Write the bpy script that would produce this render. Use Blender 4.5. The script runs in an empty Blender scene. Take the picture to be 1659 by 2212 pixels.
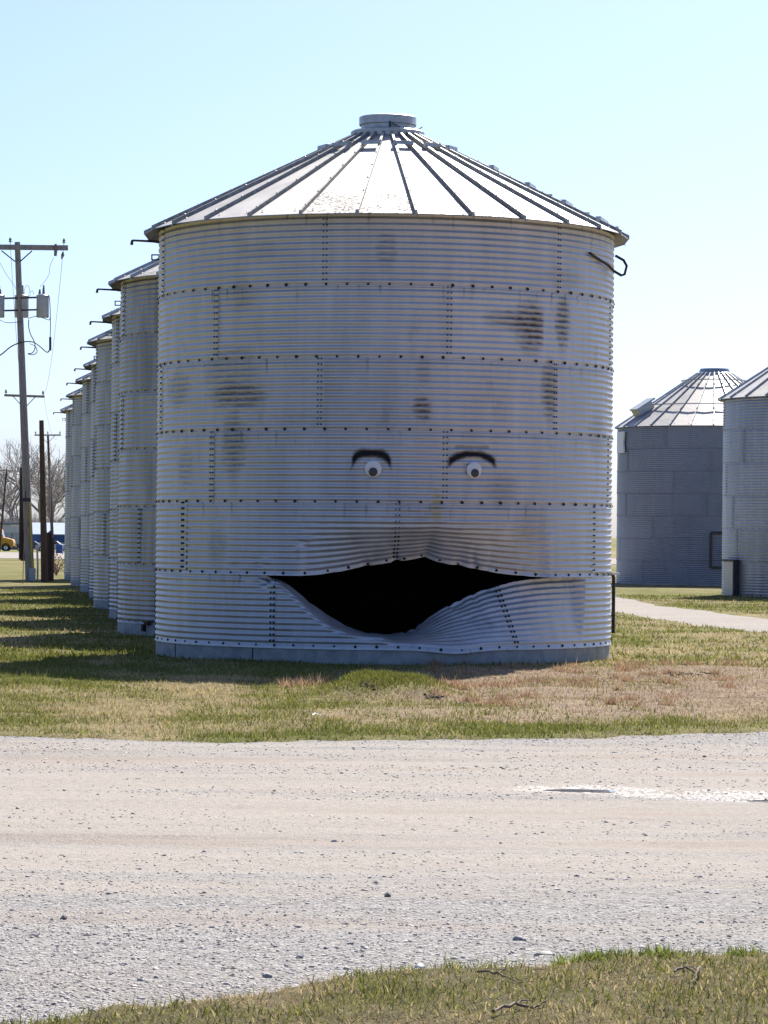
import bpy, math, random
import numpy as np
from mathutils import Vector, Matrix
S = bpy.context.scene
COL = S.collection
PI = math.pi
R_ = math.radians
rnd = random.Random(7)
rng = np.random.default_rng(11)

# ------------------------------------------------------------------ camera, sky, sun, exposure
F_U = 6354.0                      # focal length in units of a 1659-wide picture
CAM_Z = 1.46
PITCH, ROLL = math.atan(46/6354), R_(.55)
_f = Vector((0, math.cos(PITCH), math.sin(PITCH)))
_z = Vector((0, -math.sin(PITCH), math.cos(PITCH)))
_x = Vector((1, 0, 0))
_rt = _x*math.cos(ROLL) + _z*math.sin(ROLL)
_up = -_x*math.sin(ROLL) + _z*math.cos(ROLL)
cd = bpy.data.cameras.new('camera')
cam = bpy.data.objects.new('camera', cd); COL.objects.link(cam)
cd.sensor_fit = 'HORIZONTAL'; cd.sensor_width = 24.0; cd.lens = 24.0*F_U/1659.0
cd.clip_start = .5; cd.clip_end = 5000
mw = Matrix((( _rt.x, _up.x, -_f.x, 0), (_rt.y, _up.y, -_f.y, 0), (_rt.z, _up.z, -_f.z, CAM_Z), (0, 0, 0, 1)))
cam.matrix_world = mw
S.camera = cam

SUN_EL, SUN_AZ = R_(46.5), R_(18.5)      # azimuth from +Y towards +X
sdir = Vector((math.sin(SUN_AZ)*math.cos(SUN_EL), math.cos(SUN_AZ)*math.cos(SUN_EL), math.sin(SUN_EL)))
ld = bpy.data.lights.new('sun', 'SUN'); ld.energy = 5.0; ld.angle = R_(.53); ld.color = (1, .95, .87)
sun = bpy.data.objects.new('sun', ld); COL.objects.link(sun)
sun.rotation_euler = (-sdir).to_track_quat('-Z', 'Y').to_euler()
W = bpy.data.worlds.new('World'); S.world = W; W.use_nodes = True
nt = W.node_tree; bg = nt.nodes['Background']
sky = nt.nodes.new('ShaderNodeTexSky'); sky.sky_type = 'NISHITA'; sky.sun_disc = False
sky.sun_elevation = SUN_EL; sky.sun_rotation = SUN_AZ
sky.altitude = 0; sky.air_density = .65; sky.dust_density = 1.6; sky.ozone_density = 4.0
sm = nt.nodes.new('ShaderNodeMix'); sm.data_type = 'RGBA'; sm.blend_type = 'MULTIPLY'; sm.inputs[0].default_value = 1
sm.inputs[7].default_value = (1.0, 1.10, 1.28, 1)      # the whole sky a little bluer
nt.links.new(sky.outputs[0], sm.inputs[6]); nt.links.new(sm.outputs[2], bg.inputs[0]); bg.inputs[1].default_value = .078
S.view_settings.view_transform = 'Standard'; S.view_settings.look = 'None'
S.view_settings.gamma = 1; S.view_settings.use_curve_mapping = False
S.view_settings.exposure = .85

def P(u, v, d):
    """world point at depth d on the sight line of picture position u, v (used once, to read real positions)"""
    r = _f*F_U + _rt*(u-829.5) + _up*(1106-v)
    k = d/r.y
    return Vector((r.x*k, d, CAM_Z + r.z*k))
def gz(x, y):
    if y < 95: return 0.0
    return -.00484*(min(y, 450)-95)
def G(u, v):
    d = 20.0
    for _ in range(40):
        p = P(u, v, d); g = gz(p.x, d)
        slope = (p.z-CAM_Z)/d
        d2 = (g-CAM_Z)/slope
        if abs(d2-d) < .001: break
        d = .5*d+.5*d2
    return P(u, v, d)
def proj_v(p):
    q = Vector(p)-Vector((0, 0, CAM_Z))
    return 1106 - F_U*q.dot(_up)/q.dot(_f)

# ------------------------------------------------------------------ helpers
def tag(o, label=None, cat=None, group=None, kind=None):
    if label: o['label'] = label
    if cat: o['category'] = cat
    if group: o['group'] = group
    if kind: o['kind'] = kind
    return o
def empty(name, loc=(0, 0, 0), rz=0):
    o = bpy.data.objects.new(name, None); COL.objects.link(o)
    o.location = loc; o.rotation_euler = (0, 0, rz); o.empty_display_size = .2
    return o
def link(name, me, mat=None, parent=None, smooth=None):
    o = bpy.data.objects.new(name, me); COL.objects.link(o)
    if mat is not None and not me.materials: me.materials.append(mat)
    if parent is not None: o.parent = parent
    return o
def setsmooth(me, ang=None):
    me.polygons.foreach_set('use_smooth', np.ones(len(me.polygons), dtype=bool))
    if ang is not None:
        try: me.set_sharp_from_angle(angle=ang)
        except Exception: pass
    me.update()
def inst(src, name, parent, loc=(0, 0, 0), rz=0):
    o = src.copy(); o.name = name; COL.objects.link(o); o.parent = parent
    o.location = loc; o.rotation_euler = (0, 0, rz); return o
def copy_tree(o, parent=None):
    c = o.copy(); COL.objects.link(c); c.parent = parent
    for ch in list(o.children): copy_tree(ch, c)
    return c
class MB:
    def __init__(s): s.v = []; s.f = []
    def add(s, vs, fs):
        b = len(s.v); s.v += [tuple(p) for p in vs]; s.f += [tuple(i+b for i in f) for f in fs]; return s
    def box(s, c, d, rot=None, taper=0):
        x, y, z = [k*.5 for k in d]; e = min(x, y, z)*.12
        vs = []
        # chamfered box: 24 verts
        for sz in (-1, 1):
            for sy in (-1, 1):
                for sx in (-1, 1):
                    vs += [Vector((sx*x, sy*(y-e), sz*(z-e))), Vector((sx*(x-e), sy*y, sz*(z-e))), Vector((sx*(x-e), sy*(y-e), sz*z))]
        def I(sx, sy, sz, k): return (((sz > 0)*4)+((sy > 0)*2)+(sx > 0))*3+k
        fs = []
        for a in (-1, 1):
            fs += [(I(a, -1, -1, 0), I(a, 1, -1, 0), I(a, 1, 1, 0), I(a, -1, 1, 0)),
                   (I(-1, a, -1, 1), I(1, a, -1, 1), I(1, a, 1, 1), I(-1, a, 1, 1)),
                   (I(-1, -1, a, 2), I(1, -1, a, 2), I(1, 1, a, 2), I(-1, 1, a, 2))]
            for b in (-1, 1):
                fs += [(I(a, b, -1, 0), I(a, b, 1, 0), I(a, b, 1, 1), I(a, b, -1, 1)),
                       (I(a, -1, b, 0), I(a, 1, b, 0), I(a, 1, b, 2), I(a, -1, b, 2)),
                       (I(-1, a, b, 1), I(1, a, b, 1), I(1, a, b, 2), I(-1, a, b, 2))]
                for g in (-1, 1): fs.append((I(a, b, g, 0), I(a, b, g, 1), I(a, b, g, 2)))
        # orient outward
        out = []
        for f in fs:
            p = [vs[i] for i in f]; n = (p[1]-p[0]).cross(p[2]-p[0]); m = sum(p, Vector())/len(p)
            out.append(f if n.dot(m) > 0 else f[::-1])
        c = Vector(c)
        vs = [((rot @ p) if rot is not None else p)+c for p in vs]
        return s.add(vs, out)
    def tube(s, pts, r, n=8, cap=True):
        pts = [Vector(p) for p in pts]
        rs = r if isinstance(r, (list, tuple)) else [r]*len(pts)
        b = []; fs = []; prev = None
        for i, p in enumerate(pts):
            t = (pts[min(i+1, len(pts)-1)]-pts[max(i-1, 0)]).normalized()
            if prev is None:
                a = t.orthogonal().normalized()
            else:
                a = (prev-t*prev.dot(t)); a = a.normalized() if a.length > 1e-6 else t.orthogonal().normalized()
            prev = a; q = t.cross(a)
            for k in range(n):
                w = 2*PI*k/n; b.append(p+(a*math.cos(w)+q*math.sin(w))*rs[i])
        for i in range(len(pts)-1):
            for k in range(n):
                k2 = (k+1) % n
                fs.append((i*n+k, i*n+k2, (i+1)*n+k2, (i+1)*n+k))
        if cap:
            fs.append(tuple(range(n))[::-1]); L = (len(pts)-1)*n; fs.append(tuple(range(L, L+n)))
        return s.add(b, fs)
    def lathe(s, prof, n=32, c=(0, 0, 0)):
        b = []; fs = []; m = len(prof); c = Vector(c)
        for k in range(n):
            w = 2*PI*k/n
            for (r, z) in prof: b.append(Vector((r*math.cos(w), r*math.sin(w), z))+c)
        for k in range(n):
            k2 = (k+1) % n
            for j in range(m-1): fs.append((k*m+j, k2*m+j, k2*m+j+1, k*m+j+1))
        return s.add(b, fs)
    def prism(s, poly, axis_len, rot=None, c=(0, 0, 0)):
        """poly in (x, z), extruded along y by axis_len, centred"""
        n = len(poly); c = Vector(c); b = []
        for y in (-axis_len/2, axis_len/2):
            for (x, z) in poly: b.append(Vector((x, y, z)))
        b = [((rot @ p) if rot is not None else p)+c for p in b]
        fs = [tuple(range(n)), tuple(range(n, 2*n))[::-1]]
        for k in range(n): fs.append((k, k+n, (k+1) % n+n, (k+1) % n))
        return s.add(b, fs)
    def mesh(s, name, smooth=None):
        me = bpy.data.meshes.new(name); me.from_pydata([tuple(p) for p in s.v], [], s.f); me.update()
        if smooth is not None: setsmooth(me, smooth)
        return me
    def build(s, name, mat, parent=None, smooth=None, loc=None):
        o = link(name, s.mesh(name, smooth), mat, parent)
        if loc is not None: o.location = loc
        return o
def np_mesh(name, V, T, colors=None, smooth=False, quads=False):
    me = bpy.data.meshes.new(name); k = T.shape[1]
    me.vertices.add(len(V)); me.vertices.foreach_set('co', np.ascontiguousarray(V, dtype=np.float32).ravel())
    me.loops.add(T.size); me.loops.foreach_set('vertex_index', np.ascontiguousarray(T, dtype=np.int32).ravel())
    me.polygons.add(len(T)); me.polygons.foreach_set('loop_start', np.arange(0, T.size, k, dtype=np.int32))
    try: me.polygons.foreach_set('loop_total', np.full(len(T), k, dtype=np.int32))
    except Exception: pass
    if colors is not None:
        ca = me.color_attributes.new('tint', 'FLOAT_COLOR', 'POINT')
        c4 = np.ones((len(V), 4), dtype=np.float32); c4[:, :3] = colors
        ca.data.foreach_set('color', c4.ravel())
    me.update(calc_edges=True)
    if smooth: setsmooth(me)
    return me
def vnoise(x, y, seed=0):
    x = np.asarray(x, float); y = np.asarray(y, float)
    xi = np.floor(x).astype(np.int64); yi = np.floor(y).astype(np.int64); xf = x-xi; yf = y-yi
    def h(a, b):
        n = (a*374761393+b*668265263+seed*1442695041) & 0x7fffffff
        n = ((n ^ (n >> 13))*1274126177) & 0x7fffffff
        n = n ^ (n >> 16)
        return (n & 0xffff)/65535.0
    u = xf*xf*(3-2*xf); w = yf*yf*(3-2*yf)
    return (h(xi, yi)*(1-u)+h(xi+1, yi)*u)*(1-w)+(h(xi, yi+1)*(1-u)+h(xi+1, yi+1)*u)*w
def fbm(x, y, seed=0, o=4):
    t = 0; a = .5; s = 0
    for k in range(o):
        t = t+a*vnoise(x*2**k, y*2**k, seed+k*17); s += a; a *= .5
    return t/s
def sst(a, b, x):
    t = np.clip((np.asarray(x, float)-a)/(b-a), 0, 1); return t*t*(3-2*t)

# ------------------------------------------------------------------ material helpers
def mth(nt, op, a, b=None, c=None, clamp=False):
    n = nt.nodes.new('ShaderNodeMath'); n.operation = op; n.use_clamp = clamp
    for i, k in enumerate((a, b, c)):
        if k is None: continue
        if isinstance(k, (int, float)): n.inputs[i].default_value = k
        else: nt.links.new(k, n.inputs[i])
    return n.outputs[0]
def mrange(nt, v, a, b, c=0, d=1, smooth=True):
    n = nt.nodes.new('ShaderNodeMapRange'); n.interpolation_type = 'SMOOTHSTEP' if smooth else 'LINEAR'
    nt.links.new(v, n.inputs[0])
    for i, k in enumerate((a, b, c, d)): n.inputs[i+1].default_value = k
    return n.outputs[0]
def noise(nt, vec, scale, detail=3, rough=.55, stretch=None):
    if stretch is not None:
        m = nt.nodes.new('ShaderNodeMapping'); m.inputs['Scale'].default_value = stretch
        nt.links.new(vec, m.inputs[0]); vec = m.outputs[0]
    n = nt.nodes.new('ShaderNodeTexNoise'); n.inputs['Scale'].default_value = scale
    n.inputs['Detail'].default_value = detail; n.inputs['Roughness'].default_value = rough
    nt.links.new(vec, n.inputs['Vector']); return n.outputs[0]
def vor(nt, vec, scale, out='Distance'):
    n = nt.nodes.new('ShaderNodeTexVoronoi'); n.inputs['Scale'].default_value = scale
    nt.links.new(vec, n.inputs['Vector']); return n.outputs[out]
def mixc(nt, f, a, b, mode='MIX'):
    n = nt.nodes.new('ShaderNodeMix'); n.data_type = 'RGBA'; n.blend_type = mode
    if isinstance(f, (int, float)): n.inputs[0].default_value = f
    else: nt.links.new(f, n.inputs[0])
    for i, k in ((6, a), (7, b)):
        if isinstance(k, (tuple, list)): n.inputs[i].default_value = (*k[:3], 1)
        else: nt.links.new(k, n.inputs[i])
    return n.outputs[2]
def grey(nt, v, tint=(1, 1, 1)):
    n = nt.nodes.new('ShaderNodeCombineColor')
    for i in range(3): nt.links.new(mth(nt, 'MULTIPLY', v, tint[i]), n.inputs[i])
    return n.outputs[0]
def newmat(name, col=(.5, .5, .5), rough=.6, metal=0.0, spec=.5):
    m = bpy.data.materials.new(name); m.use_nodes = True
    b = m.node_tree.nodes['Principled BSDF']
    b.inputs['Base Color'].default_value = (*col, 1); b.inputs['Roughness'].default_value = rough
    b.inputs['Metallic'].default_value = metal; b.inputs['Specular IOR Level'].default_value = spec
    return m, m.node_tree, b
def bump(nt, b, h, strength=.3, dist=.01):
    n = nt.nodes.new('ShaderNodeBump'); n.inputs['Strength'].default_value = strength; n.inputs['Distance'].default_value = dist
    nt.links.new(h, n.inputs['Height']); nt.links.new(n.outputs[0], b.inputs['Normal'])
def simple(name, col, rough=.6, metal=0.0, var=.25, scale=6.0, stretch=None, spec=.5):
    m, nt, b = newmat(name, col, rough, metal, spec)
    tc = nt.nodes.new('ShaderNodeTexCoord')
    n = noise(nt, tc.outputs['Object'], scale, 4, .6, stretch)
    f = mrange(nt, n, .3, .7, 0, 1)
    c = mixc(nt, f, tuple(k*(1-var) for k in col), tuple(min(1, k*(1+var)) for k in col))
    nt.links.new(c, b.inputs['Base Color'])
    return m
def objvec(nt, ref=None, rand=False):
    tc = nt.nodes.new('ShaderNodeTexCoord')
    if ref is not None: tc.object = ref
    v = tc.outputs['Object']
    oi = nt.nodes.new('ShaderNodeObjectInfo')
    if rand:
        a = nt.nodes.new('ShaderNodeVectorMath'); a.operation = 'ADD'
        cx = nt.nodes.new('ShaderNodeCombineXYZ')
        for i, k in enumerate((37., 91., 13.)): nt.links.new(mth(nt, 'MULTIPLY', oi.outputs['Random'], k), cx.inputs[i])
        nt.links.new(v, a.inputs[0]); nt.links.new(cx.outputs[0], a.inputs[1]); v = a.outputs[0]
    return v, tc.outputs['Object'], oi.outputs['Random']

MAT = {}
MAT['bolt'] = simple('bolt_rusty_dark', (.028, .022, .02), .6, .3, .4, 40)
MAT['concrete'] = simple('concrete', (.33, .33, .325), .9, 0, .22, 5)
MAT['dark_metal'] = simple('dark_metal', (.05, .05, .055), .5, .6, .3, 10)
MAT['brown_metal'] = simple('rusty_strap', (.06, .042, .032), .7, .4, .4, 20)
MAT['rib'] = simple('galvanised_rib', (.46, .46, .45), .42, .8, .15, 8)
MAT['old_rib'] = simple('stained_rib', (.36, .345, .31), .55, .6, .25, 12)
MAT['white'] = simple('white_paint', (.78, .78, .77), .45, 0, .05, 6)
MAT['pupil'] = simple('dark_brown_pupil', (.055, .05, .042), .35, 0, .25, 40)
MAT['wood_grey'] = simple('weathered_pole_wood', (.30, .27, .25), .85, 0, .35, 9, (6, 6, .5))
MAT['wood_brown'] = simple('brown_pole_wood', (.10, .06, .042), .85, 0, .4, 9, (6, 6, .5))
MAT['wood_dark'] = simple('dark_creosote_wood', (.045, .035, .03), .85, 0, .4, 9, (6, 6, .5))
MAT['transformer'] = simple('grey_enamel', (.42, .44, .46), .4, .1, .08, 5)
MAT['porcelain'] = simple('porcelain', (.22, .17, .15), .3, 0, .2, 20)
MAT['cable'] = simple('black_cable', (.03, .03, .032), .6, 0, .2, 20)
MAT['yellow'] = simple('yellow_plastic', (.55, .42, .03), .5, 0, .1, 20)
MAT['tree'] = simple('bare_bark', (.30, .265, .245), .9, 0, .3, 3)
MAT['leaf'] = simple('dry_leaf', (.42, .30, .22), .8, 0, .4, 15)
MAT['soil'] = simple('painted_shade_floor', (.05, .034, .024), .95, 0, .4, 20)  # bin floor, darkened in colour to stand in for the shade inside
MAT['stick'] = simple('dead_stick', (.17, .12, .085), .85, 0, .35, 30)
MAT['pale_stick'] = simple('bleached_stick', (.62, .55, .46), .8, 0, .15, 30)
MAT['glass'] = simple('dark_glass', (.03, .035, .04), .08, 0, .1, 2)
MAT['rubber'] = simple('tyre_rubber', (.025, .025, .025), .85, 0, .2, 10)
MAT['bus'] = simple('bus_yellow', (.72, .34, .02), .35, 0, .04, 1)
MAT['black_paint'] = simple('black_paint', (.02, .02, .02), .5, 0, .2, 5)
MAT['chrome'] = simple('bright_metal', (.7, .7, .7), .25, 1, .05, 5)
MAT['wall_white'] = simple('white_siding', (.62, .63, .64), .6, 0, .08, 1)
MAT['roof_blue'] = simple('pale_blue_roof', (.27, .34, .48), .5, .1, .06, 1)
MAT['blue'] = simple('blue_siding', (.02, .07, .26), .5, 0, .12, 2)
MAT['car_blue'] = simple('dark_blue_car', (.03, .05, .10), .3, .3, .1, 2)
MAT['car_silver'] = simple('silver_car', (.45, .46, .48), .3, .5, .1, 2)
MAT['orange'] = simple('orange_rod', (.5, .2, .07), .6, 0, .15, 20)

# galvanised corrugated wall
def wall_material(name, ref=None, face=False, base=.36, metal=.72, rough=.42, blue=1.0, var=1.0):
    m, nt, b = newmat(name, (base,)*3, rough, metal)
    v, raw, ri = objvec(nt, ref, rand=(ref is None))
    n1 = noise(nt, v, 1.6, 4, .6, (1.6, 1.6, .55))      # cloudy weathering
    n2 = noise(nt, v, 5.0, 3, .6, (1.5, 1.5, .12))      # vertical streaks
    n3 = noise(nt, v, 90, 2, .7)                        # fine spangle
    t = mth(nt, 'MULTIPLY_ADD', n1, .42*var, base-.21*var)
    t = mth(nt, 'ADD', t, mth(nt, 'MULTIPLY_ADD', n2, .30*var, -.15*var))
    t = mth(nt, 'ADD', t, mth(nt, 'MULTIPLY_ADD', n3, .10, -.05))
    t = mth(nt, 'ADD', t, mth(nt, 'MULTIPLY_ADD', ri, .07*var, -.035*var))
    t = mth(nt, 'MAXIMUM', t, .06)
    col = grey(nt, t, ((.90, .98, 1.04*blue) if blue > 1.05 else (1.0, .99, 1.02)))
    # brown film in patches
    nb = noise(nt, v, 2.3, 4, .65, (1.2, 1.2, .5))
    col = mixc(nt, mrange(nt, nb, .58, .82, 0, .35), col, (.14, .11, .09))
    rg = mth(nt, 'MULTIPLY_ADD', n1, .30, rough-.15)
    if face:
        sx = nt.nodes.new('ShaderNodeSeparateXYZ'); nt.links.new(raw, sx.inputs[0]); X, Y, Z = sx.outputs
        front = mth(nt, 'LESS_THAN', Y, -.2)
        nz = noise(nt, raw, 6, 4, .65, (.8, .8, 4.5)); nl = noise(nt, raw, 22, 3, .6, (.5, .5, 2.8))
        ridge = mth(nt, 'MULTIPLY_ADD', mth(nt, 'SINE', mth(nt, 'MULTIPLY', mth(nt, 'SUBTRACT', Z, .172), 2*PI/.06773)), .38, .62)   # dirt sits on the under side of each corrugation
        def blob(cx, cz, wx, wz, amt, col_, soft=1.0, edge=None):
            nonlocal col
            dx = mth(nt, 'DIVIDE', mth(nt, 'SUBTRACT', X, cx), wx); dz = mth(nt, 'DIVIDE', mth(nt, 'SUBTRACT', Z, cz), wz)
            d = mth(nt, 'ADD', mth(nt, 'MULTIPLY', dx, dx), mth(nt, 'MULTIPLY', dz, dz))
            d = mth(nt, 'ADD', d, mth(nt, 'MULTIPLY_ADD', nz, 1.6, -.8))
            k = mrange(nt, d, .0, 1.2, min(1, amt*1.55), 0)
            if edge:      # right-hand edge straighter than the left
                k = mth(nt, 'MULTIPLY', k, mrange(nt, X, edge, edge+.04, 1, 0))
            k = mth(nt, 'MULTIPLY', k, mrange(nt, nl, .3, .6, .45, 1))
            k = mth(nt, 'MULTIPLY', k, ridge)
            col = mixc(nt, mth(nt, 'MULTIPLY', k, front), col, col_)
        for a in STAINS: blob(*a)
        # rust and dirt runs below the bolts of each ring seam
        ang = mth(nt, 'MULTIPLY', mth(nt, 'ARCTAN2', X, mth(nt, 'MULTIPLY', Y, -1)), 180/PI)
        lev = mth(nt, 'DIVIDE', mth(nt, 'SUBTRACT', Z, .172), RING); fr = mth(nt, 'FRACT', lev)
        par = mth(nt, 'MODULO', mth(nt, 'CEIL', lev), 2)
        sh = mth(nt, 'MULTIPLY_ADD', par, -(.8+1.4), 1.4+100)
        sh = mth(nt, 'MULTIPLY_ADD', par, 2.2, 99.2)
        fa = mth(nt, 'ABSOLUTE', mth(nt, 'SUBTRACT', mth(nt, 'FRACT', mth(nt, 'ADD', mth(nt, 'DIVIDE', mth(nt, 'ADD', ang, mth(nt, 'SUBTRACT', sh, 99.2-.8+1.6)), 5), 40.5)), .5))
        nr_ = noise(nt, raw, 2.2, 3, .7); nq = noise(nt, raw, 30, 2, .6, (1, 1, .25))
        run = mth(nt, 'MULTIPLY', mrange(nt, mth(nt, 'ADD', fa, mth(nt, 'MULTIPLY_ADD', nq, .06, -.03)), .03, .09, 1, 0), mrange(nt, fr, .70, .98, 0, 1))
        run = mth(nt, 'MULTIPLY', run, mth(nt, 'MULTIPLY', mrange(nt, nr_, .45, .68, 0, .55), front))
        col = mixc(nt, run, col, (.10, .065, .045))
        sc_ = noise(nt, raw, 40, 4, .75, (.35, .35, 1)); col = mixc(nt, mrange(nt, sc_, .62, .75, 0, .35), col, (.62, .62, .63))
        # eyebrows: soft sprayed black arcs
        nj = noise(nt, raw, 14, 3, .6)
        def brow(cx, cz, hw, drop, thick, power, amt=.97, lean=0.0):
            nonlocal col
            dx = mth(nt, 'SUBTRACT', X, cx); q = mth(nt, 'ABSOLUTE', mth(nt, 'DIVIDE', dx, hw))
            c = mth(nt, 'SUBTRACT', cz, mth(nt, 'MULTIPLY', mth(nt, 'POWER', q, power), drop))
            c = mth(nt, 'ADD', c, mth(nt, 'MULTIPLY', dx, lean))
            d = mth(nt, 'ABSOLUTE', mth(nt, 'SUBTRACT', Z, c))
            d = mth(nt, 'ADD', d, mth(nt, 'MULTIPLY_ADD', nj, .034, -.017))
            wide = mth(nt, 'MULTIPLY_ADD', q, thick*.55, thick*.95)
            k = mrange(nt, mth(nt, 'DIVIDE', d, wide), .35, 1.55, amt, 0)
            k = mth(nt, 'MULTIPLY', k, mrange(nt, mth(nt, 'ADD', q, mth(nt, 'MULTIPLY_ADD', nj, .2, -.1)), .93, 1.15, 1, 0))
            k = mth(nt, 'MULTIPLY', k, front)
            col = mixc(nt, k, col, (.006, .006, .008))
        for a in BROWS: brow(*a)
    # inner face of the sheets near-black: the bin's interior shade put into the colour
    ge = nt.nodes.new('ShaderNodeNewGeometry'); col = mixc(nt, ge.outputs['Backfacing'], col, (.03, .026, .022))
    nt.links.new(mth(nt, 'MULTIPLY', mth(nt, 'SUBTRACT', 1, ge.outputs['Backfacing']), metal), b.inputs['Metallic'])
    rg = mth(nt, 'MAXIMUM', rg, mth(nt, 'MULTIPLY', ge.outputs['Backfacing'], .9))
    nt.links.new(col, b.inputs['Base Color']); nt.links.new(rg, b.inputs['Roughness'])
    bump(nt, b, n1, .25, .02)
    return m
def roof_material(name, rust=True):
    m, nt, b = newmat(name, (.6, .6, .59), .64, .85)
    v, raw, ri = objvec(nt, None, rand=True)
    n1 = noise(nt, v, 2.5, 4, .6); n2 = noise(nt, v, 14, 4, .7)
    t = mth(nt, 'ADD', mth(nt, 'MULTIPLY_ADD', n1, .2, .34), mth(nt, 'MULTIPLY_ADD', n2, .1, -.05))
    t = mth(nt, 'ADD', t, mth(nt, 'MULTIPLY_ADD', ri, .1, -.05))
    col = grey(nt, t, (1, .965, .925))
    rg = mth(nt, 'MULTIPLY_ADD', n1, .22, .53)
    if rust:
        sx = nt.nodes.new('ShaderNodeSeparateXYZ'); nt.links.new(raw, sx.inputs[0])
        low = mrange(nt, sx.outputs[1], -1.8, -2.6, 0, 1)       # towards the eave
        n4 = noise(nt, v, 26, 5, .75, (1, 2.2, 1)); n5 = noise(nt, v, 1.9, 3, .6)
        k = mth(nt, 'MULTIPLY', mrange(nt, n4, .46, .60, 0, 1), mth(nt, 'MULTIPLY', low, mrange(nt, n5, .34, .56, 0, 1)))
        col = mixc(nt, k, col, (.05, .026, .012))
        rg = mth(nt, 'MULTIPLY_ADD', k, .3, rg)
        nt.links.new(mth(nt, 'MULTIPLY_ADD', k, -.8, .85), b.inputs['Metallic'])
    nt.links.new(col, b.inputs['Base Color']); nt.links.new(rg, b.inputs['Roughness'])
    bump(nt, b, n1, .15, .03)
    return m

# ------------------------------------------------------------------ ground
def road_far(x):
    xs = [-400, -12, -2.82, -1.42, .0, 1.35, 2.95, 14, 400]
    p = [G(0, 1583), G(415, 1598), G(830, 1592), G(1240, 1590), G(1659, 1574)]
    xs = [-400, -20]+[q.x for q in p]+[20, 400]
    ys = [p[0].y-6, p[0].y-.6]+[q.y for q in p]+[p[4].y+3.0, p[4].y+20]
    return np.interp(x, xs, ys)
def road_near(x):
    p = [G(104, 2207), G(232, 2176), G(386, 2153), G(640, 2122), G(960, 2079), G(1213, 2067), G(1339, 2058), G(1659, 2054)]
    xs = [-400, -6]+[q.x for q in p]+[6, 400]
    ys = [4.5, 5.2]+[q.y for q in p]+[p[-1].y+.5, p[-1].y+2]
    return np.interp(x, xs, ys)
LANE = [(4.75, 95, 3.4), (4.55, 72, 2.2), (4.86, 62, 2.0), (5.72, 54, 2.35), (6.7, 46.5, 2.5), (9.5, 36, 2.8), (14, 27, 3.0), (22, 20, 3.2)]
def lane_c(y):
    L = LANE[::-1]
    return np.interp(y, [a[1] for a in L], [a[0] for a in L]), np.interp(y, [a[1] for a in L], [a[2] for a in L])
MOUND = G(838, 1496)
def rel(x, y):
    """relief of the grassland"""
    x = np.asarray(x, float); y = np.asarray(y, float)
    s = np.minimum(y-road_near(x), road_far(x)-y)+ (fbm(x*2.2, y*2.2, 5)-.5)*.5 + (fbm(x*9, y*9, 6)-.5)*.12
    inside = sst(-.12, .16, s)
    z = (fbm(x*.9, y*.9, 1)-.5)*.07*sst(120, 40, y) + (fbm(x*5, y*5, 2)-.5)*.03*sst(60, 30, y)
    z = z*(1-sst(-.9, -.1, s))
    # mound with torn front edge
    dx = (x-MOUND.x)/.50; dy = (y-MOUND.y)/.75
    z = z+.14*np.exp(-(dx**4+dy**4)*.9)*(.75+.5*fbm(x*4, y*4, 12))
    d = np.hypot((x), (y-35.66)); z = np.where(d < 3.4, z*.2-.01, z)
    for (bx, by) in ROW[1:]:
        d = np.hypot(x-bx, y-by); z = np.where(d < 3.3, z*.2-.01, z)
    cx, cw = lane_c(y); lane_in = sst(cw*.5+.1, cw*.5-.25, np.abs(x-cx)+(fbm(x*1.5, y*.7, 9)-.5)*.5)*sst(20, 24, y)*sst(98, 90, y)
    far = -.00484*np.clip(np.minimum(y, 450)-95, 0, None)
    return z-.05*inside-.03*lane_in+far
def roadz(x, y):
    s = np.minimum(y-road_near(x), road_far(x)-y)
    z = -.022+.024*sst(-.1, .7, s)
    z = z+(fbm(x*.35, y*2.2, 21)-.5)*.035*sst(0, 1.2, s) + (fbm(x*6, y*9, 22)-.5)*.012
    for (px, py, rx, ry) in PUDDLES:
        z = z-.03*np.exp(-(((x-px)/rx)**2+((y-py)/ry)**2)*1.1)
    return z
def zone(x, y):
    """share of green, share of pink-tan litter"""
    g = .33+.13*sst(1.0, -2.0, x)+.22*sst(13, 11, y)+ (fbm(x*.55, y*.35, 31)-.5)*1.7 + (fbm(x*2.6, y*1.3, 32)-.5)*1.5
    fr = road_far(x)
    g = g+(.0+.55*fbm(x*1.1, y*.2, 36))*np.exp(-((y-fr-.45)/.6)**2)                                  # green fringe beside the road
    t = sst(-1.6, 1.2, x+(fbm(x*.8, y*.6, 33)-.5)*2.2)*sst(fr+1.1, fr+2.4, y)*sst(33.5, 31.0, y-.25*x)
    t = t*(.55+.9*fbm(x*1.2, y*.7, 34))
    t = np.clip(t, 0, 1)
    m = np.exp(-((x-MOUND.x)/.6)**4-((y-MOUND.y)/.8)**4)
    g = g*(1-.85*t)+.55*m; t = t*(1-m)
    g = np.where(y > 33, g+.18, g)
    g = np.where(y > 44, g+.1, g)
    return np.clip(g, 0, 1), t
GREEN = np.array((.165, .165, .038)); STRAW = np.array((.37, .295, .15)); PINK = np.array((.34, .25, .17)); DARK = np.array((.06, .05, .03))
ROW = [(0, 35.66)]
tips = [(318, 515), (232, 620), (217, 693), (185.6, 744.6), (178, 795), (160.5, 827), (141, 859), (128.5, 890)]
for i, (u, v) in enumerate(tips[1:]):
    d = 35.7
    for _ in range(30):      # depth at which an eave 5.01 m high shows at that height
        p = P(u, v, d); d *= (p.z-CAM_Z)/(5.01-CAM_Z) and (5.01-CAM_Z)/(p.z-CAM_Z)
    p = P(u, v, d)
    ROW.append((p.x+2.95, d+.1))
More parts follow.
